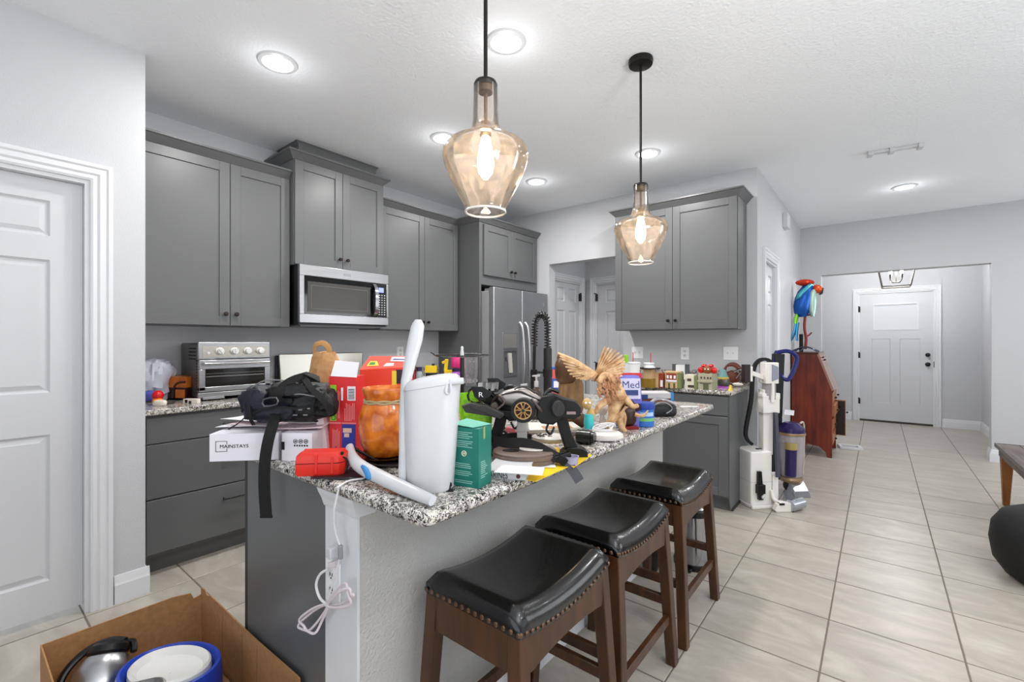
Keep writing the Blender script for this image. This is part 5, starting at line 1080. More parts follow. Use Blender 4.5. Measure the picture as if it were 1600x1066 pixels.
def pump(lab, px, py, hb, r, col, k2=1, grp=None):
    t, k = small('soap_pump', lab, 'soap bottle', px, py)
    obj('bottle', SB(k).lathe([(r, 0), (r+.5, 2), (r+.5, hb-8), (r*.6, hb-2), (r*.35, hb), (0, hb)], 20), col, t)
    obj('pump_head', SB(k).lathe([(r*.42, hb), (r*.42, hb+9), (r*.2, hb+9.5), (r*.2, hb+17), (0, hb+17)], 14), whitep, t); obj('nozzle', SB(k).hexa([(-r*.8, -1.6, hb+16), (r*.7, -1.6, hb+16), (r*.7, 1.6, hb+16), (-r*.8, 1.6, hb+16), (-r*.8, -1.6, hb+18), (r*.7, -1.6, hb+19.5), (r*.7, 1.6, hb+19.5), (-r*.8, 1.6, hb+18)]), whitep, t, bev=.0005)
pump('tall clear-brown soap bottle with white pump beside the faucet', 838, 655, 50, 8, M('amber_soap', (70, 56, 44), .15)); pump('short white soap pump behind the buggy canopy', 819, 655, 36, 7, whitep)
# red and blue carton right of the faucet
t, k = small('medicine_box', 'small red, white and blue box right of the faucet riser', 'box', 869, 626, rz=.1); obj('box_body', SB(k).box(-6, 7, 0, 18, 0, 52), M('blue_box', (60, 96, 176), .5), t, smooth=False)
b = SB(k); b.box(-6.2, 7.2, -.5, 0, 34, 48); b.box(-6.2, 7.2, -.5, 0, 4, 14); obj('red_print', b, M('coral_print', (214, 90, 90), .5), t, smooth=False); b = SB(k); b.box(-4, 5, -.7, 0, 20, 30); obj('white_print', b, paper, t, smooth=False)
# tiered stand: black pole with a clear tray and white finial
p = atZ(722, 690, CT); k = depth(p)/F
t = thing('tiered_stand', 'black pole stand with a thin clear tray and white finial behind the lime bag', 'stand', (p.x, p.y, CT), YAW); H_ = (690-556)
obj('pole', SB(k).cyl((0, 0, 2), (0, 0, H_-3), 3.2, n=14), blackm, t); obj('foot', SB(k).lathe([(26, 0), (26, 1.5), (4, 4), (0, 4)], 28), blackm, t)
b = SB(k); b.rings([[(r*cos(2*pi*i/48), r*sin(2*pi*i/48), z) for i in range(48)] for r, z in ((2, H_-2), (40, H_-1.5), (44, H_+.5), (44, H_+1.2), (40, H_-.6), (2, H_-1))], closed=True); obj('tray', b, clear, t)
b = SB(k); b.tube([(44*cos(a), 44*sin(a), H_+1) for a in [2*pi*i/36 for i in range(36)]], .6, 6, True, 1); b.tube([(-43, 0, H_+1), (-46, -2, H_+3.5), (-49, -2, H_+5)], 1.2, 6, sub=1); obj('tray_rim', b, M('smoke_rim', (60, 60, 64), .3), t); obj('finial', SB(k).lathe([(3, H_-3), (3, H_+4), (2, H_+10), (2.4, H_+13), (0, H_+15)], 14), whitep, t)
# ------------------------------------------------------------------ things on the left counter
LZ = .925
def lsmall(name, lab, cat, px, py, Z=LZ, rz=0, **k_): return small(name, lab, cat, px, py, Z, rz, **k_)
t, k = lsmall('plastic_bag', 'white translucent plastic bag cut off by the pantry wall corner', 'bag', 222, 630); b = SB(k); blob(b, (0, 24, 34), (22, 22, 34), 3, .16, 40, fold=.7); obj('bag_body', b, M('translucent_white', (205, 208, 222), .3, alpha=.9), t, ang=30); b = SB(k); blob(b, (8, 10, 10), (12, 10, 9), 5, .08); obj('blue_corner', b, M('bag_blue', (90, 100, 190), .4), t, ang=30)
t, k = lsmall('toy_ball', 'red and orange toy ball on the left counter beside the plastic bag', 'toy', 242, 634); b = SB(k); b.ball((0, 6, 15), 8, 14); obj('red_ball', b, M('red_gloss', (200, 20, 24), .2), t); b = SB(k); b.ball((1, 4, 6), (8, 7, 6), 12); obj('orange_base', b, M('orange_gloss', (232, 130, 20), .3), t)
t, k = lsmall('ornament', 'small lumpy white ornament at the front of the left counter', 'ornament', 247, 635); b = SB(k); blob(b, (0, 4, 4), (10, 6, 5), 8, .15, 14); obj('ornament_body', b, M('cream_white', (226, 218, 206), .5), t)
t, k = lsmall('wooden_box', 'amber lacquered wooden box with dark curved trim, left of the toaster oven', 'box', 273, 626, rz=-.15); am = M('amber_wood', (206, 116, 40), .25, var=(8, (160, 78, 22))); dk = M('dark_wood_trim', (50, 22, 14), .3)
b = SB(k); b.box(-26, 20, 0, 30, 3, 36); obj('box_body', b, dk, t, bev=.001); b = SB(k); b.box(-27, 21, -1, 31, 20, 37); obj('box_lid', b, am, t, bev=.001); b = SB(k); b.box(2, 18, -1, 0, 4, 17); obj('front_panel', b, am, t); b = SB(k); b.tube([(-2, -1.5, 4), (0, -1.5, 20), (8, -1.5, 28), (20, -1.5, 29)], 1.5, 6); obj('curved_trim', b, dk, t)
t, k = lsmall('toy_block', 'small cream and black toy block in front of the toaster oven', 'toy', 297, 631); b = SB(k); b.box(-11, 11, 0, 8, 0, 7); obj('block_body', b, M('cream_white'), t, bev=.001); b = SB(k); b.box(-8, -4, -.4, 0, 1, 6); b.box(-2, 2, -.4, 0, 0, 4); obj('black_marks', b, tx, t)
t, k = lsmall('coin_dish', 'small flat dark dish left of the cream toy block', 'dish', 262, 631); b = SB(k); b.lathe([(8, 0), (11, 2), (10, 3), (0, 2)], 20); obj('dish_body', b, M('pewter', (96, 92, 88), .35, .7), t)
# right part of the left counter
t, k = lsmall('toy_truck', 'yellow toy dump truck with black wheels on the counter left of the fridge panel', 'toy truck', 673, 602); ytoy = M('yellow_toy_paint', (238, 200, 24), .35)
b = SB(k); b.box(-9, 9, 0, 10, 19, 30); obj('truck_bed', b, ytoy, t, bev=.001); b = SB(k); b.box(-8, 9, 0, 10, 10, 18); b.box(-5, 8, 1, 9, 4, 10); obj('truck_chassis', b, black_pl, t, bev=.001); b = SB(k); [b.cyl((x, -1, 5), (x, 11, 5), 5, n=12) for x in (-5, 6)]; obj('wheels', b, rub, t); b = SB(k); b.box(1, 5, 3, 7, 30, 33); obj('stack', b, black_pl, t)
t, k = lsmall('toy_excavator', 'yellow toy excavator with raised arm right of the toy truck', 'toy truck', 704, 602); b = SB(k); b.box(-10, 10, 0, 10, 16, 23); b.box(-10, -5, 2, 8, 22, 40, RY(.1)); b.box(-14, -6, 2, 8, 34, 38, RY(-.4)); b.box(6, 11, 1, 9, 20, 27); obj('arm_and_cab', b, ytoy, t, bev=.001); b = SB(k); b.box(-9, 9, -1, 11, 4, 15); obj('tracks', b, M('pale_green_grey', (150, 160, 150), .5), t, bev=.001); b = SB(k); [b.cyl((x, -1.5, 5), (x, 11.5, 5), 5, n=12) for x in (-6, 0, 6)]; obj('wheels', b, rub, t)
t, k = lsmall('spray_bottle', 'pink and purple bottle beside the black stand pole', 'bottle', 713, 604); obj('bottle_body', SB(k).lathe([(6, 0), (7, 3), (7, 22), (5, 26), (0, 26)], 16), M('purple_plastic', (176, 90, 190), .25), t); b = SB(k); blob(b, (0, 0, 38), (8, 7, 13), 4, .08, 14); obj('pink_top', b, M('pink_plastic', (214, 50, 120), .25), t); obj('navy_cap', SB(k).lathe([(6, 22), (7, 24), (6, 31), (0, 31)], 14), M('navy_plastic', (40, 40, 70), .4), t)
t, k = lsmall('glass_vase', 'clear fluted glass vase right of the black stand pole', 'vase', 736, 604); b = SB(k); b.rings([[((r+.5*cos(8*a))*cos(a), (r+.5*cos(8*a))*sin(a), z) for a in [2*pi*i/48 for i in range(48)]] for r, z in ((8.5, 0), (8, 3), (9.5, 18), (10.5, 36), (9.8, 52), (9.2, 52), (9.8, 36), (8.8, 18), (7, 4), (.4, 4))]); obj('vase_body', b, glassmat('vase_glass', (250, 250, 252), .14, .5, (255, 255, 255)), t)
for lab, px, h_, r_, c_ in (('dark red jar at the left of the toy truck, mostly behind the white lid', 645, 26, 6, (120, 20, 24)), ('brown-capped glass spice jar between the red jar and the toy truck', 655, 24, 5, (150, 160, 160))):
    t, k = lsmall('spice_jar', lab, 'jar', px, 604); obj('jar_body', SB(k).lathe([(r_, 0), (r_, h_-5), (r_*.8, h_), (0, h_)], 16), M('jar_%d' % px, c_, .2), t); obj('jar_cap', SB(k).lathe([(r_*.9, h_), (r_*.9, h_+6), (0, h_+6)], 16), M('brown_cap', (120, 80, 40), .4) if px == 645 else M('navy_plastic'), t)
# ------------------------------------------------------------------ right counter: toy houses and company
def rsmall(name, lab, cat, px, py, rz=-YAW, **k_): return small(name, lab, cat, px, py, LZ, rz, **k_)
hs = M('sage_house', (176, 172, 148), .55); gn = M('olive_green', (122, 130, 84), .55); tanw = M('light_wood', (216, 182, 136), .5); rdw = M('rust_paint', (150, 62, 36), .5)
t, k = rsmall('toy_house', 'plain light-wood toy house block, leftmost of the toy houses', 'toy house', 1024, 606); b = SB(k); b.box(-9, 5, 0, 16, 0, 24); obj('house_body', b, tanw, t, bev=.0008); b = SB(k); b.box(5, 12, 0, 16, 0, 22); obj('rust_side', b, rdw, t); b = SB(k); b.box(8, 12, -1, 4, 2, 12); obj('white_corner', b, paper, t)
t, k = rsmall('toy_house', 'toy house with rust gable and green side, second building from the left', 'toy house', 1049, 607); b = SB(k); b.box(-10, 9, 0, 16, 0, 24); b.prism([(-11, 24), (10, 24), (10, 26), (-11, 26)], -1, 17); obj('house_body', b, tanw, t, bev=.0005); b = SB(k); b.box(9, 14, 0, 16, 0, 24); obj('green_side', b, gn, t)
b = SB(k); b.box(-8, 8, -.6, 0, 12, 23); obj('rust_gable', b, rdw, t); b = SB(k); b.box(-8, 8, -1.2, 0, 10, 13); [b.box(x, x+3, -1.2, 0, 15, 20) for x in (-7, -2, 4)]; obj('balcony', b, paper, t); b = SB(k); b.box(-5, -2, -.8, 0, 0, 8); b.box(3, 6, -.8, 0, 0, 8); obj('doorways', b, M('olive_dark', (90, 96, 66), .6), t)
t, k = rsmall('toy_house', 'small cream toy house with dark window, third building from the left', 'toy house', 1078, 608); b = SB(k); b.box(-8, 6, 0, 14, 0, 22); obj('house_body', b, M('cream_house', (226, 220, 200), .55), t, bev=.0005); b = SB(k); b.box(6, 11, 0, 14, 0, 20); obj('green_side', b, gn, t); b = SB(k); b.box(-4, 2, -.6, 0, 12, 16); b.box(-3, 6, -.6, 0, 2, 6); obj('window_marks', b, M('dark_brown_print', (70, 60, 50), .6), t)
t, k = rsmall('toy_house', 'largest sage grey toy house with garage opening, in front of the red bow', 'toy house', 1103, 609.5); b = SB(k); b.box(-12, 9, 0, 16, 0, 25); b.box(-13, 10, -1, 17, 12, 14); obj('house_body', b, hs, t, bev=.0005); b = SB(k); b.box(9, 13, 0, 16, 0, 25); obj('house_side', b, M('sage_dark', (150, 150, 126), .55), t); b = SB(k); b.box(-4, 4, -.8, 0, 0, 9); obj('garage_opening', b, M('olive_dark'), t); b = SB(k); [b.box(x, x+2, -.8, 0, 17, 20) for x in (-8, -3, 2, 6)]; b.box(-9, 7, -.8, 0, 9.5, 10.5); obj('sign_marks', b, M('dark_brown_print'), t)
t, k = rsmall('red_bow_ornament', 'red bow ornament with brown face on top of the sage toy house', 'ornament', 1103, 609.5); t.location.z += 25*k; b = SB(k); b.ball((0, 8, 6), (7, 5, 7), 12); obj('brown_head', b, M('brown_fur', (140, 80, 50), .7), t); b = SB(k)
for s in (-1, 1): b.ball((s*10, 8, 5), (5, 4, 5), 10); b.ball((s*5, 8, 12), (5, 3, 3), 8)
obj('red_bow', b, M('red_gloss'), t)
b = SB(k); [b.ball((s*2.4, 3.2, 7), 1.3, 6) for s in (-1, 1)]; obj('eyes', b, paper, t)
t, k = rsmall('striped_plate', 'round navy-and-white striped plate leaning on the wall behind the toy houses', 'plate', 1098, 600); T0 = Matrix.Scale(k, 4) @ Matrix.Translation((0, 22, 15)) @ Matrix.Rotation(pi/2-.2, 4, 'X'); b = B(T0); b.lathe([(23, 0), (24, .8), (22, 1.4), (14, .6), (0, .6)], 40); obj('plate_body', b, paper, t)
b = B(T0)
for i in range(15): x = -21+i*3; h_ = math.sqrt(max(1, 22.4**2-x*x)); b.box(x-.5, x+.5, -h_, h_, .4, 1.7)
obj('stripes', b, M('navy_stripe', (44, 60, 84), .5), t)
t, k = rsmall('framed_card', 'white card standing in a dark grey holder left of the striped plate', 'card', 1059, 600); b = SB(k); b.box(-13, -7, 12, 16, 4, 30); b.box(7, 13, 12, 16, 4, 30); b.box(-13, 13, 12, 18, 0, 6); obj('grey_holder', b, M('slate_grey', (84, 86, 90), .5), t); b = SB(k); b.box(-7, 7, 11, 13, 6, 29); obj('white_card', b, paper, t); b = SB(k); b.box(-6, 5, 10.4, 11, 16, 19); obj('grey_print', b, greyp, t)
t, k = rsmall('figurine', 'small silver and purple figurine with a green hat right of the toy houses', 'figurine', 1128, 607); b = SB(k); blob(b, (0, 6, 9), (10, 8, 8), 3, .06, 16); obj('silver_body', b, M('pewter'), t, ang=50); b = SB(k); b.lathe([(9, 0), (9, 3), (0, 3)], 16, c=(0, 6, 0)); obj('purple_base', b, M('purple_plastic'), t); b = SB(k); b.lathe([(9, 15), (7, 19), (4, 28), (0, 30)], 16, c=(0, 6, 0)); obj('green_hat', b, M('teal_grey', (100, 140, 140), .5), t); b = SB(k); b.lathe([(8.5, 14), (9, 17), (0, 17)], 14, c=(0, 6, 0)); obj('yellow_band', b, ytoy, t)
t, k = rsmall('leather_holster', 'brown leather and wire tangle leaning on the granite backsplash', 'leather goods', 1146, 604); b = SB(k); b.ribbon([(-18, 14, 14), (-14, 16, 30), (-2, 16, 33), (10, 14, 22), (18, 12, 14)], 12, 3, (0, 1, .3)); b.ball((-6, 16, 12), (12, 6, 12), 10); obj('leather_body', b, M('brown_leather', (110, 54, 34), .45), t); b = SB(k); b.tube([(-10, 4, 6), (6, 4, 4), (18, 6, 14), (12, 8, 24), (2, 8, 12)], .8, 6); b.tube([(0, 4, 22), (10, 4, 27), (18, 6, 24)], 1.8, 6); obj('wire_loop', b, chrome, t); b = SB(k); b.ball((8, -8, 4), (8, 5, 3), 8); obj('white_knot', b, M('cream_white'), t)
t, k = rsmall('brass_bell', 'tiny brass piece at the front corner of the right counter', 'ornament', 1141, 611); obj('brass_body', SB(k).lathe([(5, 0), (3, 4), (2, 9), (0, 10)], 12), M('brass', (200, 166, 70), .3, .6), t)
def cup(lab, px, py, h_, r_, straw, lid=None, dz=0, sx=0):
    t, k = rsmall('drink_cup', lab, 'cup', px, py); obj('cup_body', SB(k).lathe([(r_*.75, 0), (r_, h_), (0, h_)], 22), M('foam_white', (240, 240, 240), .5), t)
    b = SB(k); b.lathe([(r_*1.05, h_), (r_*1.08, h_+1.5), (r_*.9, h_+3), (0, h_+3)], 22); obj('cup_lid', b, lid or whitep, t); b = SB(k); b.cyl((sx, 0, h_), (sx, 0, h_+straw), .8, n=8); obj('red_straw', b, M('red_straw', (186, 70, 60), .4), t); return t
cup('white foam drink cup with red straw, left of the two cups', 990, 607, 38, 10, 18, sx=-1)
cup('white foam drink cup with red straw behind the wooden spool', 1014, 604, 34, 8, 18, sx=3)
t, k = rsmall('cardboard_spool', 'flat dark disc on a cardboard block beside the drink cup', 'spool', 1014, 606); b = SB(k); b.box(-8, 6, -4, 10, 14, 28); obj('cardboard_block', b, tanw, t, bev=.0005); b = SB(k); b.lathe([(16, 29), (16, 31), (0, 31)], 28, c=(0, 4, 0)); obj('dark_disc', b, M('dark_disc', (50, 42, 34), .5), t); b = SB(k); b.box(-12, 8, -4, 10, 0, 14); obj('olive_base', b, M('amber_olive', (150, 118, 40), .5), t, bev=.0005); b = SB(k); b.lathe([(9, 31), (6, 33.5), (0, 33.5)], 20, c=(0, 4, 0)); obj('white_cap', b, whitep, t)
t, k = rsmall('plastic_packet', 'clear packet with green edge between winged horse and left cup', 'packet', 976, 607); b = SB(k); b.box(-8, 6, 0, 4, 0, 40); obj('packet_body', b, M('packet_white', (222, 226, 230), .3), t, bev=.001); b = SB(k); b.box(-1, 4, -1, 5, 40, 52); obj('green_top', b, M('lime_print'), t, bev=.001)
# ------------------------------------------------------------------ floor: cardboard box with appliances
bx0, bx1, by0, by1, bh = -2.155, -1.335, .20, .662, .30
t = thing('cardboard_box', 'large open brown cardboard box on the floor at the island end', 'box', ((bx0+bx1)/2, (by0+by1)/2, 0)); W, D = (bx1-bx0)/2, (by1-by0)/2; c = .004
obj('box_bottom', B().box(-W, W, -D, D, 0, c*1.2), cardb, t, smooth=False)
b = B(); b.prism([(-W, .004), (W, .004), (W, bh+.004), (W-.02, bh+.006), (W*.2, bh-.004), (-W+.10, bh), (-W+.085, bh-.008), (-W+.06, bh-.01), (-W+.045, bh+.002), (-W, bh-.002)], D-c, D); obj('box_side', b, cardb, t, smooth=False)
b = B(); b.prism([(-D+c, .004), (D-c, .004), (D-c, bh-.03), (D-.03, bh-.035), (D-.04, bh-.01), (D-.10, bh), (-D+c, bh)], -W, -W+c, 'yz'); obj('box_side', b, cardb, t, smooth=False)
b = B(); b.prism([(-D+c, .004), (D-c, .004), (D-c, bh), (-D+c, bh)], W-c, W, 'yz'); obj('box_side', b, cardb, t, smooth=False)
b = B(); b.prism([(-W, .004), (W, .004), (W, bh), (-W, bh)], -D, -D+c); obj('box_side', b, cardb, t, smooth=False)
b = B(); b.hexa([(-W+.001, -D+.02, bh-.002), (-W+.001, D-.12, bh-.002), (-W+.005, D-.12, bh-.002), (-W+.005, -D+.02, bh-.002), (-W-.05, -D+.02, bh-.11), (-W-.05, D-.10, bh-.11), (-W-.046, D-.10, bh-.112), (-W-.046, -D+.02, bh-.112)]); obj('outer_flap', b, cardb, t, smooth=False)
b = B()
for x in (-.18, .0, .12): b.box(x, x+.0015, D-c-.0012, D-c, .02, bh-.03)
obj('crease_lines', b, M('crease_brown', (150, 108, 70), .8), t, smooth=False)
b = B(); [b.box(W-.075+i*.02, W-.068+i*.02, D-c-.002, D-c, bh-.09, bh-.04, RY(.1)) for i in range(2)]; b.box(W-.03, W-.01, D-c-.003, D-c, bh-.08, bh-.02, RY(.4)); obj('torn_paper', b, paper, t, smooth=False)
t = thing('packing_paper', 'crumpled brown packing paper filling the bottom of the cardboard box', 'paper', ((bx0+bx1)/2, (by0+by1)/2, .006))
b = B(); rr = random.Random(21); G = [[b.v((-W+.012+(2*W-.024)*i/16, -D+.012+(2*D-.024)*j/10, .062+.008*NZ.noise(Vector((i*.7, j*.9, 3))))) for j in range(11)] for i in range(17)]
for i in range(16):
    for j in range(10): b.f([G[i][j], G[i+1][j], G[i+1][j+1], G[i][j+1]])
obj('crumpled_sheet', b, cardb, t, smooth=False, solid=.055)
# thermal carafe
ca = atZ(140, 1046, .27); ca.z = .11; t = thing('thermal_carafe', 'stainless thermal carafe with black lid and handle leaning in the cardboard box', 'carafe', ca); t.rotation_euler = (-.62, -.22, YAW)
obj('carafe_body', B().lathe([(.06, 0), (.078, .01), (.082, .08), (.078, .13), (.06, .165), (.052, .172), (0, .172)], 36), steel, t); obj('lid', B().lathe([(.054, .170), (.058, .178), (.055, .196), (.045, .205), (0, .207)], 30), black_pl, t)
b = B(); b.tube([(.03, .02, .205), (-.02, .01, .215), (-.075, -.01, .195), (-.108, -.03, .14), (-.108, -.03, .08), (-.078, -.02, .04)], .015, 10, sub=6, flat=.7); b.tube([(.02, .03, .205), (.05, .035, .20), (.065, .03, .17)], .01, 8); obj('handle', b, black_pl, t)
# blue slow cooker
t = thing('slow_cooker', 'bright blue oval slow cooker with white crock in the cardboard box', 'slow cooker', (*atZ(266, 1036, .27).xy, .072), radians(30)); bl = M('royal_blue', (32, 64, 176), .28)
b = B(); b.rings([[(a*cos(q), bb*sin(q), z) for q in [2*pi*i/48 for i in range(48)]] for a, bb, z in ((.12, .09, 0), (.145, .112, .015), (.158, .122, .10), (.155, .12, .175), (.15, .116, .19), (.142, .108, .192), (.128, .095, .17), (.127, .094, .16))], caps=False); obj('cooker_shell', b, bl, t)
b = B(); b.rings([[(a*cos(q), bb*sin(q), z) for q in [2*pi*i/48 for i in range(48)]] for a, bb, z in ((.126, .093, .17), (.124, .091, .192), (.118, .086, .197), (.112, .080, .192), (.100, .070, .176), (.06, .042, .166), (.001, .001, .164))], caps=False); obj('crock', b, M('crock_white', (224, 222, 216), .2), t)
for s in (-1, 1): b = B(); b.tube([(s*.15, -.03, .12), (s*.185, 0, .12), (s*.15, .03, .12)], .01, 8); obj('side_handle', b, whitep, t)
t = thing('toaster', 'silver rounded appliance corner at the bottom of the cardboard box', 'appliance', (*atZ(188, 1086, .27).xy, .085), radians(60)); obj('appliance_body', B().box(-.10, .10, -.07, .07, 0, .185), steel, t, bev=.03, seg=4); b = B(); b.box(-.06, .06, -.02, .02, .186, .19); obj('slot', b, black_pl, t)
# small dark rounded thing on the floor beyond the box
t = thing('pet_bowl', 'small black rounded bowl on the floor left of the island end', 'bowl', (-1.93, .80, 0)); obj('bowl_body', B().lathe([(.05, 0), (.065, .01), (.06, .05), (.05, .055), (.045, .02), (0, .02)], 24), black_pl, t)
# ------------------------------------------------------------------ trash can, dark bin
p = atZ(1094, 893, 0); t = thing('trash_can', 'small stainless pedal trash can with black rim behind the farthest stool', 'trash can', (-.845, 2.745, 0)); st3 = M('polished_steel', (170, 170, 174), .14, 1.0)
obj('can_body', B().lathe([(.100, .03), (.100, .31), (0, .31)], 40), st3, t); obj('base_ring', B().lathe([(.106, 0), (.108, .03), (.098, .035), (0, .035)], 40), black_pl, t); obj('rim_ring', B().lathe([(.101, .30), (.108, .305), (.108, .335), (.098, .345), (0, .345)], 40), black_pl, t)
obj('domed_lid', B().lathe([(.098, .342), (.085, .358), (.05, .370), (0, .374)], 36), st3, t); obj('pedal', B().box(-.03, .03, -.135, -.09, .005, .02, None), black_pl, t, bev=.003)
t = thing('waste_bin', 'narrow black rounded bin against the island knee wall behind the middle stool', 'bin', (-1.0, 2.53, 0)); obj('bin_body', B().lathe([(.025, 0), (.03, .02), (.033, .3), (0, .3)], 20, sx=1, sy=1.6), black_pl, t, bev=.002)
# ------------------------------------------------------------------ stick vacuum on its white station
t, k = small('stick_vacuum', 'white cordless stick vacuum with silver roller head in front of its station', 'vacuum', 1232, 800, 0, rz=.05)
vw = M('ivory_plastic', (232, 228, 222), .35)
b = SB(k); b.box(-23, -7, 28, 42, 82, 188); b.box(-26, 2, 24, 46, 150, 178); b.box(-26, 4, 26, 44, 172, 182); obj('station_column', b, vw, t, bev=.004)
b = SB(k); b.box(-24, -2, 20, 40, 198, 232); hd = obj('motor_head', b, vw, t, bev=.006); b = SB(k); b.hexa([(-14, 18.5, 202), (-4, 18.5, 206), (-4, 22, 206), (-14, 22, 202), (-14, 18.5, 229), (-4, 18.5, 225), (-4, 22, 225), (-14, 22, 229)]); obj('filter_window', b, M('grey_blue_window', (140, 142, 160), .2), hd)
b = SB(k); b.cyl((-11, 32, 172), (-11, 32, 200), 10, n=20); obj('dust_cup', b, M('smoke_cup', (170, 164, 168), .15, alpha=.75), hd); b = SB(k); b.box(-14, -10, 19, 23, 168, 200); obj('cup_strut', b, vw, hd, bev=.001)
b = SB(k); b.hexa([(-52, 20, 214), (-24, 26, 204), (-24, 32, 204), (-52, 26, 214), (-52, 20, 221), (-24, 26, 212), (-24, 32, 212), (-52, 26, 221)]); obj('handle_arm', b, vw, hd, bev=.002); b = SB(k); b.box(-60, -50, 18, 28, 200, 229); obj('battery_pad', b, M('dark_brown_plastic', (40, 26, 26), .35), hd, bev=.004); b = SB(k); b.box(-51, -46, 19, 27, 202, 226); obj('pad_mount', b, vw, hd, bev=.002)
b = SB(k); b.ribbon([(-2, 36, 226), (-10, 38, 236), (-24, 40, 234), (-32, 42, 216), (-34, 44, 170), (-42, 46, 120), (-40, 46, 104), (-32, 46, 96)], 9, 5, (.3, 1, 0)); obj('black_hose', b, black_mt, t)
b = SB(k); b.cyl((-8, 14, 50), (-8, 20, 152), 3.6, n=16); obj('wand_tube', b, M('slate_tube', (84, 84, 98), .35, .5), t); b = SB(k); b.box(-13, -3, 20, 30, 10, 54); b.tube([(-16, 18, 28), (-14, 14, 14), (-4, 10, 10)], 3, 8); obj('lower_neck', b, vw, t, bev=.003)
b = SB(k); b.prism([(-23, 3), (-19, 12), (-10, 16), (6, 13), (11, 8), (10, 2), (4, 0), (-20, 0)], -2, 6); fh = obj('floor_head', b, vw, t, bev=.003)
b = SB(k); b.cyl((2, 0, 9), (28, 10, 10), 9, n=24); b.hexa([(-2, 4, 2), (12, -2, 2), (24, 24, 2), (8, 26, 2), (-2, 4, 14), (12, -2, 20), (24, 24, 22), (8, 26, 22)]); obj('roller_cover', b, M('silver_plastic', (176, 180, 188), .18, .8), fh, bev=.002); b = SB(k); b.tube([(4, -3, 1), (12, -2, 8), (4, 2, 17)], 1.6, 6); b.box(-16, -8, -3, 4, 11, 14); obj('black_trim', b, black_pl, fh)
t, k = small('vacuum_station', 'white self-empty vacuum station with a black crevice tool on its side', 'vacuum station', 1192, 794, 0, rz=.12)
b = SB(k); b.box(-20, 16, 0, 42, 4, 88); obj('station_body', b, vw, t, bev=.012, seg=3); b = SB(k); b.box(-21, 24, -5, 44, 0, 5); obj('base_plate', b, vw, t, bev=.005); b = SB(k); b.box(-20.4, 16.4, -.4, 42.4, 40, 40.8); obj('seam', b, M('seam_grey'), t)
b = SB(k); b.hexa([(-11, -6, 36), (-4, -6, 36), (-4, -.5, 36), (-11, -.5, 36), (-11, -5, 58), (-5, -5, 58), (-5, -.5, 58), (-11, -.5, 58)]); b.box(-13, -1, -8, -.5, 24, 38); b.box(-10, -3, -6, -.5, 14, 24); obj('crevice_tool', b, black_pl, t, bev=.002); b = SB(k); b.ball((-4, -6, 19), 3, 10); obj('tool_clip', b, whitep, t); b = SB(k); [b.lathe([(3, 88), (3, 88.8), (0, 88.8)], 14, c=(x, 16, 0)) for x in (2, 9)]; obj('top_ports', b, black_mt, t)
# upright vacuum
t, k = small('upright_vacuum', 'purple and silver upright vacuum with looped blue handle behind the stick vacuum', 'vacuum', 1250, 776, 0, rz=.0)
pu = M('deep_purple', (44, 30, 84), .25); nv = M('navy_gloss', (30, 40, 110), .2)
b = SB(k); b.tube([(-20, 30, 222), (-22, 28, 200), (-12, 26, 184), (-2, 24, 182), (10, 24, 214), (-2, 26, 226), (-18, 30, 224)], 3.4, 8, True, 4); obj('loop_handle', b, nv, t)
b = SB(k); b.tube([(-20, 32, 210), (-18, 34, 160), (-20, 36, 108)], 5, 10); b.box(-25, -12, 26, 40, 18, 120); obj('spine', b, black_pl, t, bev=.004)
b = SB(k); b.box(-26, -11, 24, 36, 120, 222, RY(.04)); obj('grip_block', b, black_pl, t, bev=.004)
b = SB(k); b.lathe([(14, 26), (16, 30), (18, 60), (19, 96), (0, 96)], 28, c=(-2, 20, 0)); obj('dust_canister', b, M('canister_grey', (176, 168, 172), .18, .3), t); b = SB(k); b.lathe([(19.5, 94), (20, 97), (19, 104), (10, 112), (0, 113)], 28, c=(-2, 20, 0)); obj('canister_top', b, pu, t); b = SB(k); b.lathe([(20.2, 93), (20.6, 95), (20.2, 97)], 28, c=(-2, 20, 0)); b.lathe([(15, 18), (17, 22), (16, 26), (14, 26)], 28, c=(-2, 20, 0)); obj('gold_band', b, M('gold_band', (170, 140, 110), .3, .7), t)
b = SB(k); b.cyl((-10, 8, 30), (-10, 6, 72), 8, n=14); obj('purple_cyclone', b, pu, t); b = SB(k); b.cyl((-10, 7, 72), (-10, 7, 82), 9, n=14); obj('yellow_ring', b, M('olive_gold', (170, 150, 90), .4), t); b = SB(k); b.tube([(18, 22, 28), (20, 22, 60), (20, 22, 108), (14, 22, 110)], 1.6, 6); obj('clear_side_rib', b, M('pale_gold', (206, 196, 180), .3, .5), t)
b = SB(k); b.ball((-4, 18, 12), (11, 10, 11), 16); obj('ball', b, black_pl, t); b = SB(k); b.hexa([(-14, -8, 0), (12, -8, 0), (16, 14, 0), (-14, 14, 0), (-12, -6, 10), (10, -6, 10), (12, 12, 22), (-10, 12, 20)]); obj('cleaner_head', b, M('silver_plastic'), t, bev=.004)
b = SB(k); b.box(-14, 2, 18, 20, 124, 132, RY(.12)); obj('white_tag', b, paper, t)
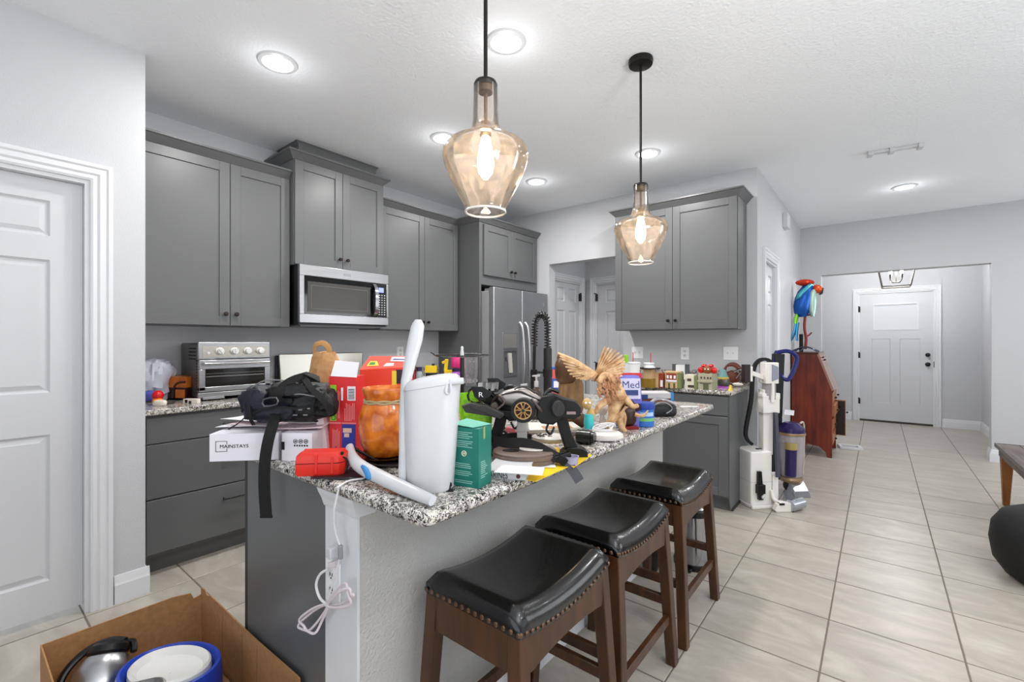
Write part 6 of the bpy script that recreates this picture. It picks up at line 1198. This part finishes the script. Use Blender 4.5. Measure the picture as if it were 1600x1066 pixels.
# ------------------------------------------------------------------ secretary desk with parrot
dx0, dx1, dy0, dy1 = -.785, -.400, 6.18, 6.80
t = thing('secretary_desk', 'red-brown slant-front wooden desk against the hall wall, end towards camera', 'desk', (dx0, dy0, 0)); w_ = dx1-dx0; L_ = dy1-dy0
side = [(0, .12), (0, 1.155), (.245, 1.155), (w_, .745), (w_, 0), (w_-.045, 0), (w_-.06, .06), (w_-.12, .115), (.16, .13), (.08, .06), (.05, 0), (0, 0)]
obj('side_panel', B().prism(side, 0, .022), wood_r, t, smooth=False); obj('side_panel', B().prism(side, L_-.022, L_), wood_r, t, smooth=False)
obj('desk_top', B().box(-.01, .26, -.012, L_+.012, 1.155, 1.175), M('dark_top_wood', (70, 24, 18), .2), t, bev=.004)
b = B(); dv = Vector((w_-.245, 0, .745-1.155)).normalized(); nn = Vector((-dv.z, 0, dv.x)); a = Vector((.245, 0, 1.155)); e_ = Vector((w_, 0, .745))
sb = obj('slant_lid', B().rings([[(q.x, y, q.z) for q in (a, e_, e_+nn*.02, a+nn*.02)] for y in (.0, L_)]), M('lid_wood_gloss', (150, 110, 96), .18), t, smooth=False)
for u in (.12, .2): q = a.lerp(e_, u)+nn*.02; obj('lid_knob', B().ball((q.x+.008, .08+u, q.z+.004), .011, 8), bronze, sb)
obj('back_panel', B().box(0, .012, .022, L_-.022, .06, 1.155), wood_r, t, smooth=False); fw_ = M('drawer_wood', (170, 110, 66), .35, var=(6, (140, 82, 44)))
for i, z in enumerate((.60, .46, .30, .14)): o = obj('drawer', B().box(w_-.35, w_+.006+(.02 if i in (1,) else 0), .03, L_-.03, z, z+.125), fw_, t, bev=.004, smooth=False); [obj('drawer_knob', B().ball((w_+.028+(.02 if i in (1,) else 0), y, z+.065), (.014, .012, .012), 8), bronze, o) for y in (.12, .48)]
o = obj('open_door', B().box(w_+.0, w_+.10, .50, .52, .18, .60), fw_, t, bev=.002, smooth=False); obj('door_inside', B().box(w_+.004, w_+.095, .494, .50, .19, .59), M('dark_inside', (30, 14, 10), .5), o); obj('door_knob', B().ball((w_+.115, .50, .46), .012, 8), bronze, o)
t = thing('floor_register', 'white metal floor vent frame lying beyond the desk front', 'vent', (-.33, 6.78, 0), .2); b = B(); b.box(-.03, .20, 0, .04, 0, .03); b.box(-.03, .20, .15, .19, 0, .03); b.box(.16, .20, .04, .15, 0, .03); b.box(-.03, .0, .04, .15, 0, .03); obj('vent_frame', b, whitep, t, bev=.004); obj('vent_slats', B().box(0, .16, .04, .15, .0, .015), greyp, t)
# parrot
p = Vector((-.665, 6.32, 1.176)); k = depth(p)/F*1.05; t = thing('parrot_sculpture', 'painted metal parrot sculpture perched on a stand on the desk', 'sculpture', p, YAW-.25)
b = SB(k); b.tube([(0, 0, 4), (1, 0, 20), (-1, 0, 36), (0, 0, 56)], 2.0, 8); b.tube([(1, 0, 22), (6, 0, 26), (8, -1, 29)], 1.1, 6); b.tube([(-8, 0, 54), (0, 0, 54), (6, -1, 55)], 1.3, 6); obj('branch_stand', b, M('rust_branch', (132, 52, 44), .45, .4), t)
b = SB(k); [b.tube([(0, 0, 8), (9*cos(a), 9*sin(a), 5), (18*cos(a), 12*sin(a), .8)], 1.1, 6) for a in (0, pi*.7, pi*1.3, pi, pi*1.75)]; obj('stand_feet', b, M('blued_metal', (80, 84, 104), .3, .7), t)
b = SB(k); R = []
for z, x, w_, d_ in ((52, -4, 5, 4), (58, -5, 10, 7), (68, -4, 12, 9), (80, -2, 12, 9), (90, 0, 10, 8), (98, 3, 7, 6), (102, 5, 4, 4)): R.append([(x+w_*cos(a), d_*sin(a), z) for a in [2*pi*i/18 for i in range(18)]])
b.rings(R); obj('body', b, M('cobalt_metal', (24, 84, 168), .25, .5), t, ang=60)
b = SB(k); b.ball((15, -1, 93), (7, 6, 6.5), 12); hd = obj('head', b, M('orange_metal', (214, 84, 36), .25, .4), t); b = SB(k); b.prism([(17, 96), (23, 94), (22, 86), (19, 84), (17, 88)], -3, 2); obj('beak', b, M('beak_black', (32, 22, 22), .3), hd)
b = SB(k); b.ball((-1, -1, 103), (13, 7, 5), 12); obj('red_crest', b, M('red_metal', (206, 56, 30), .22, .5), t)
b = SB(k)
for i in range(6): b.tube([(6-i*1.5, -7, 100-i), (-4-i*1.2, -9, 92-i*2), (-13-i*.4, -8, 84-i*1.2)], [2.2, 2.6, 1], 6, flat=.4)
obj('teal_wing', b, M('teal_metal', (70, 160, 170), .3, .4), t)
b = SB(k); R = []
for z, w_ in ((52, 2), (62, 6), (76, 7), (88, 5), (92, 2)): R.append([(8+w_*cos(a), -4+5*sin(a), z) for a in [2*pi*i/12 for i in range(12)]])
b.rings(R); obj('silver_wing', b, M('silver_green_metal', (170, 196, 186), .25, .6), t)
b = SB(k); b.tube([(-9, 0, 58), (-12, 0, 50), (-13, 0, 42)], [4, 5.5, 5], 8, flat=.4); obj('green_tail_base', b, M('leaf_green_metal', (110, 180, 50), .3, .4), t)
b = SB(k); b.tube([(-12, 0, 44), (-16, 0, 24), (-24, 0, 8)], [4, 3.6, .8], 8, flat=.35); b.tube([(-9, 1, 44), (-11, 1, 28), (-11, 1, 16)], [3, 3.4, 2.4], 8, flat=.35); obj('tail_feathers', b, M('blue_metal', (50, 128, 168), .25, .5), t)
t = thing('desk_speaker', 'narrow black object standing behind the parrot stand on the desk', 'device', (-.72, 6.45, 1.176)); obj('device_body', B().box(-.02, .02, -.02, .02, 0, .21), black_pl, t, bev=.004)
# ------------------------------------------------------------------ bench, pouf
t = thing('bench', 'rustic grey-topped wooden bench with tapered brown leg at the right edge', 'bench', (.735, 4.0, 0)); tw = M('weathered_plank', (116, 106, 100), .55, var=(5, (84, 72, 66), (6, .6, 4))); lw = M('honey_leg', (150, 94, 42), .45, var=(6, (120, 70, 30), (4, 4, .6)))
for i in range(5): obj('plank', B().box(.012+i*.128, .136+i*.128, .01, 1.325, .452, .475), tw, t, bev=.002, seg=1, smooth=False)
b = B(); b.box(0, .012, 0, 1.335, .45, .478); b.box(.655, .667, 0, 1.335, .45, .478); b.box(.012, .655, 0, .01, .45, .478); b.box(.012, .655, 1.325, 1.335, .45, .478); obj('metal_edge', b, M('dark_edge_metal', (96, 92, 90), .35, .7), t, smooth=False)
b = B(); b.box(.02, .04, .03, 1.305, .385, .452); b.box(.627, .647, .03, 1.305, .385, .452); b.box(.04, .627, .03, .05, .385, .452); b.box(.04, .627, 1.285, 1.305, .385, .452); obj('apron', b, tw, t, smooth=False)
for x in (.0, .57):
    for y in (.03, 1.235):
        b = B(); s = 1 if x else 0
        b.rings([[(x+.025+i0, y+j0, z) for i0, j0 in ((o_, o_), (.07-o2, o_), (.07-o2, .07-o_), (o_, .07-o_))] for z, o_, o2 in ((0, .012, .022), (.38, 0, 0), (.452, 0, 0))]); obj('leg', b, lw, t, smooth=False, bev=.002, seg=1)
pd = 2.42; rx = (1650-800)/F*pd; pc = (rx*CS-pd*SN, rx*SN+pd*CS)
t = thing('pouf', 'black rounded pouf partly cut off at the right edge of the photo', 'pouf', (pc[0], pc[1], 0)); obj('cushion', B().lathe([(.12, 0), (.19, .03), (.235, .10), (.25, .20), (.24, .29), (.20, .36), (.12, .40), (0, .41)], 44), black_mt, t, ang=60)
